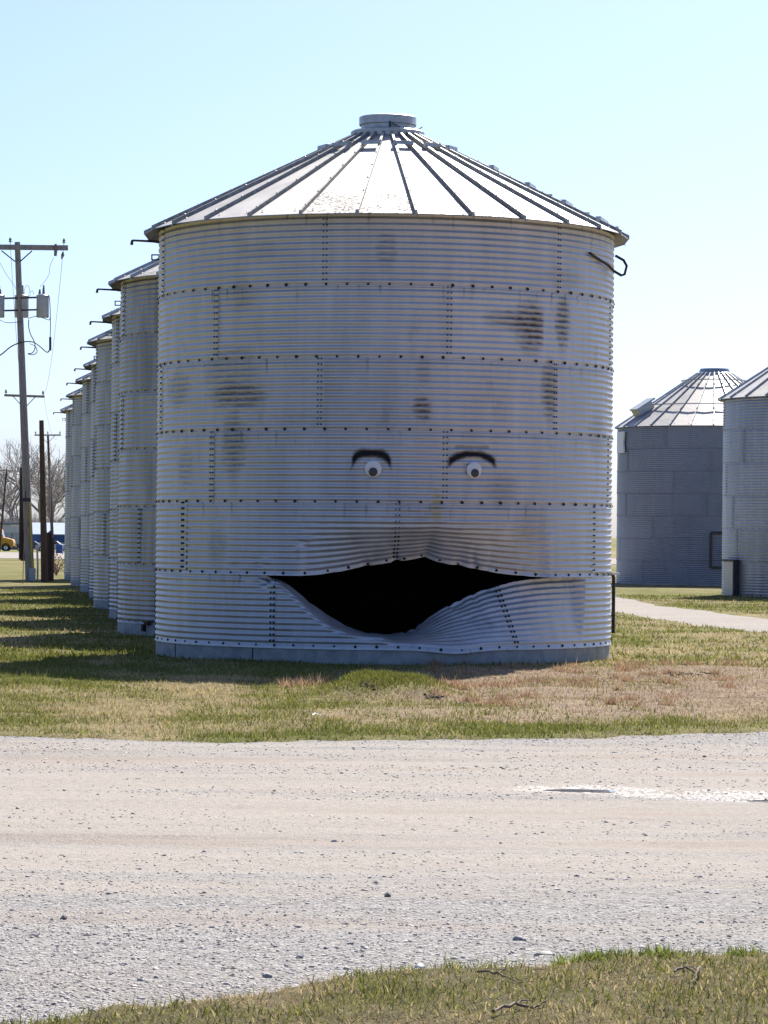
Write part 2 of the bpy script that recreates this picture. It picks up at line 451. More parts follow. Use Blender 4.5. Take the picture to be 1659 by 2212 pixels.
PUDDLES = [(1.15, 16.95, .19, .10), (2.35, 16.4, .42, .13), (1.72, 16.8, .3, .10), (3.3, 16.3, .6, .3)]
WET = [(1.2, 16.95, .5, .34), (2.1, 16.6, 1.0, .50), (3.3, 16.3, 1.2, .5)]

def grid_mesh(name, xs, ys, zf, colf=None):
    X, Y = np.meshgrid(xs, ys); Z = zf(X, Y)
    V = np.stack([X, Y, Z], -1).reshape(-1, 3); nx, ny = len(xs), len(ys)
    i = np.arange(nx*ny).reshape(ny, nx)
    T = np.stack([i[:-1, :-1], i[:-1, 1:], i[1:, 1:], i[1:, :-1]], -1).reshape(-1, 4)
    c = colf(X, Y).reshape(-1, 3) if colf else None
    return np_mesh(name, V, T, c, smooth=True)
def gcol(X, Y):
    g, t = zone(X, Y); g = g[..., None]; t = t[..., None]
    n = fbm(X*7, Y*5, 41)[..., None]; n2 = fbm(X*22, Y*16, 42)[..., None]
    c = STRAW*.8*(1-g)+GREEN*.95*g
    c = c*(1-t)+PINK*t
    c = c*(.55+.9*(.5*n+.5*n2))*(1-.45*sst(13, 11, Y))[..., None]
    return c
def build_ground():
    xs = np.concatenate([-np.geomspace(900, 14, 34), np.arange(-13, -4, .35), np.arange(-4, 5, .06), np.arange(5, 13, .3), np.geomspace(13.5, 900, 36)])
    ys = np.concatenate([[-200, -60, -20, -5], np.arange(0, 7.6, .4), np.arange(7.8, 11.2, .05), np.arange(11.3, 20.6, .25), np.arange(20.7, 34, .08), np.arange(34.1, 60, .25), np.arange(60.5, 100, .8), np.geomspace(101, 4000, 60)])
    m, nt, b = newmat('grass_ground', (.2, .17, .09), .95, 0, .15)
    a = nt.nodes.new('ShaderNodeVertexColor'); a.layer_name = 'tint'
    tc = nt.nodes.new('ShaderNodeTexCoord'); v = tc.outputs['Object']
    n1 = noise(nt, v, 30, 4, .7, (1, .55, 1)); n2 = noise(nt, v, 140, 3, .7, (1, .5, 1)); n3 = noise(nt, v, .9, 5, .6)
    k = mth(nt, 'MULTIPLY', mth(nt, 'MULTIPLY_ADD', n1, 2.0, -.05), mth(nt, 'MULTIPLY_ADD', n2, 1.8, .05))
    k = mth(nt, 'MULTIPLY', k, mth(nt, 'MULTIPLY_ADD', n3, .6, .7))
    c = mixc(nt, 1.0, a.outputs[0], grey(nt, k), 'MULTIPLY')
    nt.links.new(c, b.inputs['Base Color'])
    bump(nt, b, mth(nt, 'ADD', n1, n2), .7, .03)
    o = link('ground', grid_mesh('ground', xs, ys, rel, gcol), m); tag(o, kind='structure')
    return o
def gravel_material(name, wet=False, far=False):
    m, nt, b = newmat(name, (.4, .37, .34), .9, 0, .25)
    tc = nt.nodes.new('ShaderNodeTexCoord'); v = tc.outputs['Object']
    band = noise(nt, v, 1.0, 5, .65, (.16, 1.5, 1)) if not far else noise(nt, v, .5, 4, .6, (1, .12, 1))
    fine = noise(nt, v, 26, 4, .7); peb = vor(nt, v, 55); pebc = vor(nt, v, 55, 'Color'); peb2 = vor(nt, v, 120)
    sep = nt.nodes.new('ShaderNodeSeparateColor'); nt.links.new(pebc, sep.inputs[0])
    sand = mixc(nt, mrange(nt, fine, .3, .7), (.27, .236, .20), (.37, .33, .288))
    stone = mixc(nt, sep.outputs[0], (.18, .17, .158), (.37, .348, .325))
    sp = nt.nodes.new('ShaderNodeSeparateXYZ'); nt.links.new(v, sp.inputs[0])
    bb = band
    if wet:   # loose grey stone lies at both edges of the road
        near = mth(nt, 'MULTIPLY', mrange(nt, sp.outputs[1], 13.0, 10.2), .20)
        farr = mth(nt, 'MULTIPLY', mrange(nt, sp.outputs[1], 19.4, 21.2), .16)
        mid = mth(nt, 'MULTIPLY', mrange(nt, sp.outputs[1], 13.2, 14.8), mrange(nt, sp.outputs[1], 17.5, 19.5, -.06, 0))
        bb = mth(nt, 'ADD', mth(nt, 'ADD', band, mth(nt, 'ADD', near, farr)), mid)
    k = mrange(nt, mth(nt, 'ADD', bb, mth(nt, 'MULTIPLY_ADD', fine, .3, -.15)), .46, .66)
    c = mixc(nt, k, sand, stone)
    warm = noise(nt, v, .7, 3, .6, (.3, 1.6, 1))
    c = mixc(nt, mrange(nt, warm, .5, .7, 0, .38), c, (.25, .185, .14))
    rg = .9
    if wet:
        wm = None
        n = noise(nt, v, 9, 5, .8, (1, 1.6, 1))
        for (px, py, rx, ry) in WET:
            dx = mth(nt, 'DIVIDE', mth(nt, 'SUBTRACT', sp.outputs[0], px), rx); dy = mth(nt, 'DIVIDE', mth(nt, 'SUBTRACT', sp.outputs[1], py), ry)
            d = mth(nt, 'ADD', mth(nt, 'ADD', mth(nt, 'MULTIPLY', dx, dx), mth(nt, 'MULTIPLY', dy, dy)), mth(nt, 'MULTIPLY_ADD', n, 2.4, -1.2))
            q = mrange(nt, d, .1, 1.2, 1, 0); wm = q if wm is None else mth(nt, 'MAXIMUM', wm, q)
        gl = noise(nt, v, 42, 2, .6, (1, .42, 1)); wm = mth(nt, 'MULTIPLY', wm, mrange(nt, gl, .46, .62, .05, 1))
        c = mixc(nt, mth(nt, 'MULTIPLY', wm, .4), c, (.19, .16, .135))
        rg = mth(nt, 'MULTIPLY_ADD', wm, -.66, .9); nt.links.new(rg, b.inputs['Roughness'])
        nt.links.new(mth(nt, 'MULTIPLY_ADD', wm, .75, .25), b.inputs['Specular IOR Level'])
    nt.links.new(c, b.inputs['Base Color'])
    spk = noise(nt, v, 75, 3, .75, (.8, .5, 1)); c = mixc(nt, mrange(nt, spk, .54, .68, 0, .75), c, (.11, .105, .10)); c = mixc(nt, mrange(nt, spk, .42, .30, 0, .4), c, (.55, .52, .49))
    h = mth(nt, 'ADD', mth(nt, 'MULTIPLY', mth(nt, 'SUBTRACT', 1, peb), mth(nt, 'MULTIPLY_ADD', k, .8, .25)), mth(nt, 'MULTIPLY', mth(nt, 'SUBTRACT', 1, peb2), .4))
    h = mth(nt, 'ADD', h, mth(nt, 'MULTIPLY', fine, .6))
    bump(nt, b, h, .65, .02)
    return m
def build_roads():
    xs = np.concatenate([-np.geomspace(300, 5, 30), np.arange(-4.9, -3.2, .12), np.arange(-3.1, 3.6, .035), np.arange(3.7, 6, .12), np.geomspace(6.1, 300, 30)])
    T = np.concatenate([np.linspace(0, .45, 130), np.linspace(.45, 1, 110)[1:]])
    X = np.repeat(xs[None], len(T), 0)
    a = road_near(xs)-.25; b_ = road_far(xs)+.25
    Y = a[None]+(b_-a)[None]*T[:, None]; Z = roadz(X, Y)
    nx, ny = len(xs), len(T); i = np.arange(nx*ny).reshape(ny, nx)
    Q = np.stack([i[:-1, :-1], i[:-1, 1:], i[1:, 1:], i[1:, :-1]], -1).reshape(-1, 4)
    o = link('gravel_road', np_mesh('gravel_road', np.stack([X, Y, Z], -1).reshape(-1, 3), Q, smooth=True), gravel_material('gravel', wet=True)); tag(o, kind='structure')
    # lane that runs back between the bins
    ys = np.arange(20, 97, .35); w = np.linspace(-.5, .5, 15)
    cx, cw = lane_c(ys); X = cx[:, None]+w[None]*(cw+.9)[:, None]; Y = np.repeat(ys[:, None], 15, 1)
    s = (.5-np.abs(w))[None]*(cw+.9)[:, None]
    Z = -.02+.022*sst(.3, .9, s)+(fbm(X*2, Y*.8, 51)-.5)*.02
    i = np.arange(X.size).reshape(X.shape); Q = np.stack([i[:-1, :-1], i[:-1, 1:], i[1:, 1:], i[1:, :-1]], -1).reshape(-1, 4)
    keep = Y[:, 7] > road_far(X[:, 7])-1
    o = link('gravel_lane', np_mesh('gravel_lane', np.stack([X, Y, Z], -1).reshape(-1, 3), Q, smooth=True), gravel_material('lane_gravel')); tag(o, kind='structure')
    # pale yard beyond the field
    ys = np.linspace(200, 345, 40); xs = np.linspace(-260, 40, 60)
    o = link('gravel_yard', grid_mesh('gravel_yard', xs, ys, lambda x, y: rel(x, y)*0-.00484*(y-95)+.02+.0*x), gravel_material('yard_gravel', far=True)); tag(o, kind='structure')
    # standing water
    wm, nt, b = newmat('puddle_water', (.07, .06, .05), .03, 0, .5)
    tc = nt.nodes.new('ShaderNodeTexCoord'); bump(nt, b, noise(nt, tc.outputs['Object'], 9, 2, .5), .05, .01)
    for (px, py, rx, ry) in PUDDLES[:2]+PUDDLES[3:]:
        n = 40; a = np.linspace(0, 2*PI, n, endpoint=False)
        k = .8+.6*fbm(np.cos(a)*1.5+px*3, np.sin(a)*1.5+py, 61)
        V = [(px, py, -.012)]+[(px+rx*1.0*k[j]*math.cos(a[j]), py+ry*1.0*k[j]*math.sin(a[j]), -.012) for j in range(n)]
        mb = MB(); mb.add(V, [(0, 1+j, 1+(j+1) % n) for j in range(n)]); o = mb.build('puddle', wm); tag(o, kind='structure')
build_ground(); build_roads()

# ------------------------------------------------------------------ grain bins
RING, NCYC = .8128, 12
AMP = .0072
BASE_Z = .172
def corr(t, ncyc=NCYC): return AMP*np.cos(2*PI*ncyc*t)
def sheet_mesh(name, R, h, ncyc, seg, cols, a0=-.8, a1=60.8, amp=AMP):
    rows = ncyc*seg+1; t = np.linspace(0, 1, rows); a = np.radians(np.linspace(a0, a1, cols+1))
    r = R+amp*np.cos(2*PI*ncyc*t)+.0035*(.5-t)
    z = t*(h+.022)-.022
    lap = .0045*(np.linspace(a0, a1, cols+1)/60-.5)
    rr = r[:, None]+lap[None]
    V = np.stack([rr*np.sin(a)[None], -rr*np.cos(a)[None], np.repeat(z[:, None], cols+1, 1)], -1).reshape(-1, 3)
    i = np.arange(rows*(cols+1)).reshape(rows, cols+1)
    Q = np.stack([i[:-1, :-1], i[:-1, 1:], i[1:, 1:], i[1:, :-1]], -1).reshape(-1, 4)
    return np_mesh(name, V, Q, smooth=True)
def bolt_mesh(name='bolt', r=.0135, h=.012):
    mb = MB(); n = 7; vs = []
    for (rr, y) in ((r*1.15, 0), (r*1.1, -.35*h), (r*.72, -.4*h), (r*.6, -h)):
        for k in range(n): vs.append((rr*math.cos(2*PI*k/n), y, rr*math.sin(2*PI*k/n)))
    fs = [tuple(range(3*n, 4*n))]
    for j in range(3):
        for k in range(n): fs.append((j*n+k, j*n+(k+1) % n, (j+1)*n+(k+1) % n, (j+1)*n+k))
    mb.add(vs, fs); return mb.mesh(name)
BOLT = bolt_mesh()
def bolts_joined(name, spots, parent, mat, r=.0135, h=.012):
    """spots: (theta, radius, z) -> one part of small studs"""
    n = 6; a = np.arange(n)*2*PI/n
    lv = np.concatenate([np.stack([r*1.1*np.cos(a), np.zeros(n), r*1.1*np.sin(a)], -1), np.stack([r*.7*np.cos(a), np.full(n, -h), r*.7*np.sin(a)], -1), [[0, -h, 0]]])
    lf = [(k, (k+1) % n, n+(k+1) % n) for k in range(n)]+[(k, n+(k+1) % n, n+k) for k in range(n)]+[(n+k, n+(k+1) % n, 2*n) for k in range(n)]
    lf = np.array(lf); V = []; T = []
    for j, (th, rr, z) in enumerate(spots):
        c, s = math.cos(th), math.sin(th); q = lv.copy(); q[:, 1] -= rr; q[:, 2] += z
        V.append(np.stack([q[:, 0]*c-q[:, 1]*s, q[:, 0]*s+q[:, 1]*c, q[:, 2]], -1)); T.append(lf+j*len(lv))
    o = link(name, np_mesh(name, np.concatenate(V), np.concatenate(T)), mat, parent); o['kind'] = 'stuff'; return o
def roof_parts(root, Re, ze, Rc, zc, n, mats, th0=0.0, wall_r=2.743):
    """n wedge panels with raised ribs between them"""
    half = PI/n; mp = MB()
    cols = 5; vs = []; lines = [(Rc, zc), (Re*.36+Rc*.64, ze*.36+zc*.64), (Re*.7+Rc*.3, ze*.7+zc*.3), (Re, ze)]
    sl = (zc-ze)/(Re-Rc)
    top = []
    for (r, z) in lines:
        for k in range(cols+1):
            a = -half+2*half*k/cols; kk = r*math.cos(half)/math.cos(a)     # flat panel between ribs
            vs.append((kk*math.sin(a), -kk*math.cos(a), z-.012*math.cos(a/half*PI/2)*0))
    for k in range(cols+1):                                                # turned-down lip
        a = -half+2*half*k/cols; kk = (Re+.004)*math.cos(half)/math.cos(a); vs.append((kk*math.sin(a), -kk*math.cos(a), ze-.012))
    fs = []
    for j in range(len(lines)):
        for k in range(cols): fs.append((j*(cols+1)+k, (j+1)*(cols+1)+k, (j+1)*(cols+1)+k+1, j*(cols+1)+k+1))
    mp.add(vs, fs); pm = mp.mesh('roof_panel'); pm.materials.append(mats['roof']); pmr = None
    if 'rusty' in mats: pmr = pm.copy(); pmr.materials.clear(); pmr.materials.append(mats['rusty'])
    # rib
    mr = MB(); w = .019; hgt = .042; L = [(Rc+.045, zc-.045*sl), ((Rc+Re)/2, (zc+ze)/2), (Re+.012, ze-.004)]
    for j, (r, z) in enumerate(L):
        mr.v += [(-w, -r, z-.004), (-w*.72, -r, z+hgt), (w*.72, -r, z+hgt), (w, -r, z-.004)]
    for j in range(2):
        b = 4*j
        for k in range(3): mr.f.append((b+k, b+k+4, b+k+5, b+k+1))
    mr.f.append((8, 9, 10, 11))
    # folded rib foot over the eave
    mr.add([(-w, -Re-.012, ze-.004), (w, -Re-.012, ze-.004), (w*.9, -Re-.014, ze-.03), (-w*.9, -Re-.014, ze-.03)], [(0, 1, 2, 3)])
    rm = mr.mesh('roof_rib'); rm.materials.append(mats['rib'])
    for k in range(n):
        a = th0+2*PI*k/n
        p = link('roof_panel', pmr if (pmr and k in (0, 1, 2, NP-1)) else pm, None, root); p.rotation_euler = (0, 0, a)
        q = link('roof_rib', rm, None, root); q.rotation_euler = (0, 0, a+half)
    # rib bolts
    spots = []
    for k in range(n):
        a = th0+2*PI*k/n
        for j in range(6):
            f = .14+.16*j; r = Re*f+Rc*(1-f); z = ze*f+zc*(1-f)
            spots.append((a+half+.014/r*0, r, z+hgt+.004))
        for s in (-.33, .33): spots.append((a+half*2*s, Re*.955+Rc*.045, ze*.955+zc*.045+.006))
    V = []; T = []
    base = np.array([(-.009, -.009, 0), (.009, -.009, 0), (.009, .009, 0), (-.009, .009, 0), (0, 0, .014)]); bf = np.array([(0, 1, 4), (1, 2, 4), (2, 3, 4), (3, 0, 4)])
    for j, (a, r, z) in enumerate(spots):
        c, s = math.cos(a), math.sin(a); q = base+np.array((0, -r, z)); V.append(np.stack([q[:, 0]*c-q[:, 1]*s, q[:, 0]*s+q[:, 1]*c, q[:, 2]], -1)); T.append(bf+j*5)
    o = link('roof_bolt', np_mesh('roof_bolt', np.concatenate(V), np.concatenate(T)), MAT['dark_metal'], root); o['kind'] = 'stuff'
def pol(th, r, z): return Vector((r*math.sin(th), -r*math.cos(th), z))
def roof_z(r, Re, ze, Rc, zc): return ze+(Re-r)*(zc-ze)/(Re-Rc)
def roof_step(root, th_c, n, r, prm, mat, name='roof_step'):
    """angle-iron step bridging two ribs"""
    Re, ze, Rc, zc = prm; half = PI/n; z = roof_z(r, *prm)+.045; mb = MB()
    w = r*math.sin(half)+.02
    rot = Matrix.Rotation(th_c, 3, 'Z'); sl = math.atan2(zc-ze, Re-Rc)
    y0 = -r*math.cos(half)
    # horizontal tread and vertical flange (length along x)
    for (dy, dz, sy, sz) in ((.03, .036, .06, .006), (-.002, .016, .006, .044)):
        mb.box(rot @ Vector((0, y0+dy, z+dz)), (2*w, sy, sz), rot)
    for s in (-1, 1): mb.box(rot @ Vector((s*(w-.012), y0+.03, z+.0)), (.016, .04, .066), rot)
    return mb.build(name, mat, root)
def cap_parts(root, Rc, zc, mats, rich=True, rN=.325, rK=.343, z_mid=None):
    # collar flashing, neck, lid
    mb = MB(); mb.lathe([(Rc+.045, zc-.04), (Rc+.048, zc+.055), (Rc+.03, zc+.068), (rN+.005, zc+.085), (rN+.005, zc+.03)], 40)
    mb.build('roof_collar', mats['rib'], root, R_(35))
    mb = MB(); mb.lathe([(rN, zc+.0), (rN, zc+.22)], 40); mb.build('vent_neck', mats['rib'], root, R_(35))
    mb = MB(); mb.lathe([(rK, zc+.138), (rK+.004, zc+.142), (rK+.004, zc+.235), (rK-.012, zc+.245), (.2, zc+.258), (.001, zc+.262)], 40); mb.lathe([(rK-.003, zc+.14), (rK-.003, zc+.225)], 40)
    mb.build('vent_lid', mats['rib'], root, R_(35))
    if rich:
        mb = MB(); mb.box((.03, -rK-.016, zc+.115), (.022, .02, .07)); mb.tube([(.05, -rK-.01, zc+.125), (.14, -rK+.0, zc+.085), (.155, -rK+.0, zc+.065)], .006, 6)
        mb.tube([(rK*.97, -.08, zc+.09), (rK+.03, -.08, zc+.085), (rK+.075, -.07, zc+.12)], .006, 6)
        mb.build('lid_latch', MAT['dark_metal'], root)
def eave_arm(root, R, ze, th, length=.30):
    mb = MB(); d = pol(th, 1, 0); u = Vector((0, 0, 1))
    a = d*(R-.02)+u*(ze-.06); b = d*(R+.10)+u*(ze-.045); e = d*(R+.215+length)+u*(ze-.035)
    mb.tube([a, b, e], [.016, .016, .013], 8); mb.tube([e, e+d*.022-u*.006, e+d*.03-u*.055], [.016, .018, .02], 8)
    mb.build('hoist_arm', MAT['dark_metal'], root, R_(40))
    mb = MB(); c = d*(R+.05)+u*(ze-.24)
    t = d.cross(u)
    rot = Matrix((d, t, u)).transposed()
    for (dx, dz, sx, sz) in ((0, .03, .12, .012), (0, -.03, .12, .012), (.055, 0, .012, .07), (-.03, 0, .012, .07)): mb.box(c+d*dx+u*dz, (sx, .05, sz), rot)
    mb.build('ladder_bracket', MAT['dark_metal'], root)
def foundation(root, R, h, joints=()):
    mb = MB(); n = 96; prof = [(R-.25, h), (R-.012, h), (R, h-.012), (R+.004, -.25)]
    mb.lathe(prof, n); o = mb.build('foundation', MAT['concrete'], root, R_(40))
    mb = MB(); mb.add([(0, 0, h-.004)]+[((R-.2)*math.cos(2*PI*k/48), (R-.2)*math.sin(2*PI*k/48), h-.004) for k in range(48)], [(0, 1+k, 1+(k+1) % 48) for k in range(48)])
    mb.build('floor_slab', MAT['soil'], root)  # slab coloured near-black so the inside looks unlit
    if joints:
        for th in joints:
            mb = MB(); rot = Matrix.Rotation(th, 3, 'Z'); mb.box(pol(th, R+.003, h*.45), (.012, .006, h*.9), rot)
            mb.build('form_joint', MAT['dark_metal'], root)
R0 = 2.75; RE, ZE, RC, ZC = 2.925, 5.03, .40, 6.265; PRM = (RE, ZE, RC, ZC); NP = 28
SEAMS = {5: (-14.5, 46, 105.5, 166, 226, -74), 4: (-45, 15, 75, 135, 195, 255), 3: (-15.5, 45, 105, 165, 225, -75), 2: (-46, 14.3, 74, 134, 194, 254), 1: (-58, 3.2, 63, 123, 183, 243), 0: (-27, 33.5, 93, 153, 213, 273)}

# ---- the collapsed mouth: which picture heights the two torn lips reach, turned into bend angles
def cyl_theta(u, v):
    """angle round the front bin whose wall point stands on that sight line"""
    lo, hi = -1.3, 1.3
    for _ in range(50):
        m = .5*(lo+hi); p = Vector((R0*math.sin(m)+ROW[0][0], ROW[0][1]-R0*math.cos(m), 1.0)); q = p-Vector((0, 0, CAM_Z))
        uu = 829.5+F_U*q.dot(_rt)/q.dot(_f)
        if uu < u: lo = m
        else: hi = m
    return .5*(lo+hi)
UP_LIP = [(470, 1240.5), (560, 1243), (600, 1243), (640, 1242), (680, 1238.5), (720, 1232), (760, 1225), (800, 1218), (840, 1211.5), (880, 1208.5), (905, 1205.5), (925, 1202), (936, 1198.5), (946, 1203), (965, 1210), (1000, 1216.5), (1040, 1224.5), (1080, 1232), (1120, 1238), (1160, 1243), (1200, 1246), (1250, 1247.5)]
LO_LIP = [(552, 1246), (590, 1252), (606, 1260), (622, 1273), (640, 1291), (660, 1312), (685, 1333), (715, 1350), (750, 1362), (790, 1369), (830, 1372), (875, 1371), (905, 1366), (935, 1352), (970, 1333), (1010, 1312), (1050, 1293), (1090, 1276), (1130, 1262), (1170, 1253), (1210, 1248.5), (1260, 1246.5)]
TH = np.radians(np.arange(-90, 90.01, .5))
upth = np.array([cyl_theta(u, v) for u, v in UP_LIP]); upv = np.array([v for u, v in UP_LIP])
loth = np.array([cyl_theta(u, v) for u, v in LO_LIP]); lov = np.array([v for u, v in LO_LIP])
up_t = np.interp(TH, upth, upv, left=0, right=0); lo_t = np.interp(TH, loth, lov, left=0, right=0)
def smooth1(a, th, keep=None, w=3):
    k = np.ones(w)/w; return np.convolve(np.pad(a, w//2, mode='edge'), k, 'valid')
NT_ = 97
TT = np.linspace(0, 1, NT_)
def section(t0, phi, soft, flip):
    """arc-length cross-section: vertical up to t0, then tilting inwards by phi; returns (inward, along, tilt)"""
    tl = phi*sst(t0-soft, t0+soft, TT)
    ds = np.diff(TT); c = np.concatenate([[0], np.cumsum(.5*(np.cos(tl[1:])+np.cos(tl[:-1]))*ds)]); s = np.concatenate([[0], np.cumsum(.5*(np.sin(tl[1:])+np.sin(tl[:-1]))*ds)])
    return s*RING, c*RING, tl
def solve(th, ring, target):
    z_seam = BASE_Z+RING*ring
    def lipv(t0, phi, soft):
        s, c, tl = section(t0, phi, soft, ring == 1)
        r = R0-s[-1]; z = (z_seam+c[-1]) if ring == 0 else (z_seam+RING-c[-1])
        p = Vector((r*math.sin(th)+ROW[0][0], ROW[0][1]-r*math.cos(th), z)); return proj_v(p)
    if target == 0: return (.5, 0.0, .1)
    if ring == 1:
        base = lipv(.30, 0, .16)
        if target >= base-.3: return (.30, 0.0, .16)
        lo, hi = 0, 1.35
        for _ in range(40):
            m = .5*(lo+hi)
            if lipv(.30, m, .16) > target: lo = m
            else: hi = m
        return (.30, .5*(lo+hi), .16)
    base = lipv(.5, 0, .05)
    if target <= base+.3: return (.94, 0.0, .06)
    if th < math.radians(1):
        ramp = float(sst(loth[0], loth[0]+R_(5.5), th)); phi = R_(89)*ramp; lo, hi = .05+.86*(1-ramp), .98
        if lipv(.05, phi, .05) < target and phi > 1:      # even a full fold stays too high: steeper
            a, b = phi, R_(93)
            for _ in range(40):
                m = .5*(a+b)
                if lipv(.05, m, .05) < target: a = m
                else: b = m
            return (.05, .5*(a+b), .05)
        for _ in range(40):
            m = .5*(lo+hi)
            if lipv(m, phi, .06) < target: hi = m
            else: lo = m
        return (.5*(lo+hi), phi, .06)
    lo, hi = 0, R_(93); t0 = .06
    for _ in range(40):
        m = .5*(lo+hi)
        if lipv(t0, m, .06) < target: lo = m
        else: hi = m
    return (t0, .5*(lo+hi), .06)
sol5 = np.array([solve(th, 1, v) for th, v in zip(TH, up_t)]); sol6 = np.array([solve(th, 0, v) for th, v in zip(TH, lo_t)])
for j in range(3): sol6[:, j] = smooth1(sol6[:, j], TH, w=5); sol5[:, j] = smooth1(sol5[:, j], TH, w=3)
def dip(th):      # foot of the lowest ring pushed off its bolts
    return np.exp(-((np.degrees(th)-17)/6.5)**2)
def wall_section(th, ring):
    """(r, z, normal_r, normal_z) along TT from ring bottom to top at one angle"""
    sol = sol6 if ring == 0 else sol5
    t0, phi, soft = [np.interp(th, TH, sol[:, j]) for j in range(3)]
    s, c, tl = section(t0, phi, soft, ring == 1)
    if ring == 0:
        d = dip(th); k = sst(.35, 0, TT)
        r = R0-s+.035*d*k+.0035*(.5-TT); z = BASE_Z+c-.036*d*k; nr, nz = np.cos(tl), np.sin(tl)
        z = np.where(TT == 0, z-.02, z)
    else:
        r = (R0-s+.0035*(.5-(1-TT)))[::-1]; z = (BASE_Z+2*RING-c)[::-1]; tl = tl[::-1]; nr, nz = np.cos(tl), -np.sin(tl)
        r = r+.0
        z = np.where(TT == 0, z-.012, z)
    return r, z, nr, nz
DENTS = {0: [(-28, .86, 1.6, .06, .020), (-24, .80, 1.1, .05, -.018), (-34, .93, 2.0, .05, -.016), (40, .80, 2.2, .07, -.014), (30, .72, 1.4, .05, .014), (24, .6, 1.3, .06, -.014)],
         1: [(-19.5, .42, .9, .05, -.022), (-20.5, .36, .7, .04, .018), (-18.2, .48, .8, .05, .018), (-29, .18, 1.2, .05, .016), (-31, .14, .8, .04, -.018), (-38, .10, 1.3, .05, -.016), (28, .40, 1.6, .06, -.012), (44, .7, 2.0, .08, -.012)]}
def torn_sheet(name, ring, a0, a1):
    A = np.radians(np.arange(a0-.8, a1+.81, .5)); V = []
    den = (fbm(np.degrees(A)*.11, A*0+3, 71)-.5)
    for j, a in enumerate(A):
        r, z, nr, nz = wall_section(a, ring)
        o = AMP*np.cos(2*PI*NCYC*TT)+.0045*((j/(len(A)-1))-.5)
        t0_, phi_, _ = [np.interp(a, TH, (sol6 if ring == 0 else sol5)[:, q]) for q in range(3)]
        o = o+ .022*min(1, phi_*1.2)*(fbm(TT*3+7, TT*0+np.degrees(a)*.16, 72, 2)-.5)     # small buckles
        # sharp kinks where the sheet folded, ragged torn edge, small knocks
        rid = 1-np.abs(2*vnoise(TT*1.3+np.degrees(a)*.10+ring*9, TT*0+np.degrees(a)*.23, 77)-1)
        edge = sst(.55, 1, TT) if ring == 0 else sst(.45, 0, TT)
        o = o-.030*min(1, phi_*1.3)*edge*np.clip(rid-.72, 0, 1)/.28
        for (dth, dt, w1, w2, amp_) in DENTS[ring]: o = o+amp_*np.exp(-((np.degrees(a)-dth)/w1)**2-((TT-dt)/w2)**2)
        rr = r+nr*o; zz = z+nz*o
        zz = zz+.012*min(1, phi_*2)*(sst(.97, 1, TT) if ring == 0 else sst(.03, 0, TT))*(fbm(np.degrees(a)*.55+0*TT, TT*0+2, 78)-.5)
        V.append(np.stack([rr*np.sin(a), -rr*np.cos(a), zz], -1))
    V = np.stack(V, 1); n = len(A); i = np.arange(NT_*n).reshape(NT_, n)
    Q = np.stack([i[:-1, :-1], i[:-1, 1:], i[1:, 1:], i[1:, :-1]], -1).reshape(-1, 4)
    return np_mesh(name, V.reshape(-1, 3), Q, smooth=True)
def wall_point(th, ring, t, out=.0):
    if ring < 2 and abs(th) < 1.5:
        r, z, nr, nz = wall_section(th, ring); o = AMP*math.cos(2*PI*NCYC*t)+out
        f = lambda a: float(np.interp(t, TT, a))
        return f(r)+f(nr)*o, f(z)+f(nz)*o, math.atan2(f(nz), f(nr))
    return R0+AMP*math.cos(2*PI*NCYC*t)+.0035*(.5-t)+out, BASE_Z+RING*(ring+t), 0.0

def face_xz(u, v):
    th = cyl_theta(u, v); p = P(u, v, ROW[0][1]-R0*math.cos(th)); return p.x, p.z
def wx(u, v=1000): return face_xz(u, v)
def U2(du): return du/193.0
STAINS = []
for (u, v, wu, wv, amt, col_, e) in [
        (1148, 705, 44, 66, .95, (.075, .045, .026), 1170), (1110, 690, 75, 26, .5, (.09, .058, .036), 1172), (1215, 695, 20, 70, .6, (.055, .042, .035), None),
        (1186, 840, 22, 75, .6, (.08, .05, .032), 1202), (912, 882, 24, 34, .75, (.10, .062, .038), None), (915, 800, 18, 40, .25, (.08, .07, .06), None),
        (515, 855, 75, 34, .6, (.09, .065, .045), None), (500, 800, 70, 60, .35, (.08, .07, .065), None), (505, 960, 32, 85, .45, (.09, .085, .085), 532),
        (835, 540, 26, 55, .45, (.20, .20, .21), 862), (385, 840, 34, 50, .35, (.07, .055, .045), None), (400, 1010, 22, 60, .3, (.09, .085, .085), None),
        (520, 640, 40, 40, .25, (.09, .08, .07), None), (1085, 1060, 40, 45, .28, (.09, .09, .10), None), (470, 1180, 26, 50, .25, (.10, .10, .12), None),
        (1215, 600, 60, 25, .22, (.10, .085, .07), None), (1150, 1130, 50, 60, .2, (.10, .10, .11), None), (943, 1095, 14, 44, .62, (.46, .41, .14), None),
        (560, 540, 50, 30, .2, (.10, .085, .075), None), (1290, 940, 30, 60, .25, (.09, .085, .08), None), (650, 905, 60, 20, .15, (.1, .09, .08), None)]:
    x, z = face_xz(u, v); STAINS.append((x, z, U2(wu), U2(wv), amt, col_, 1.0, face_xz(e, v)[0] if e else None))
BROWS = []
for (u, v, hw, drop, th_, pw, amt, lean) in [(802.5, 979, 41, 19, 8.6, 4.2, .97, -.02), (1020, 981, 50, 18, 7.0, 2.6, .97, .0), (1020, 966, 36, 0, 2.6, 2, .4, 0)]:
    x, z = face_xz(u, v); BROWS.append((x, z, U2(hw), U2(drop), U2(th_), pw, amt, lean))

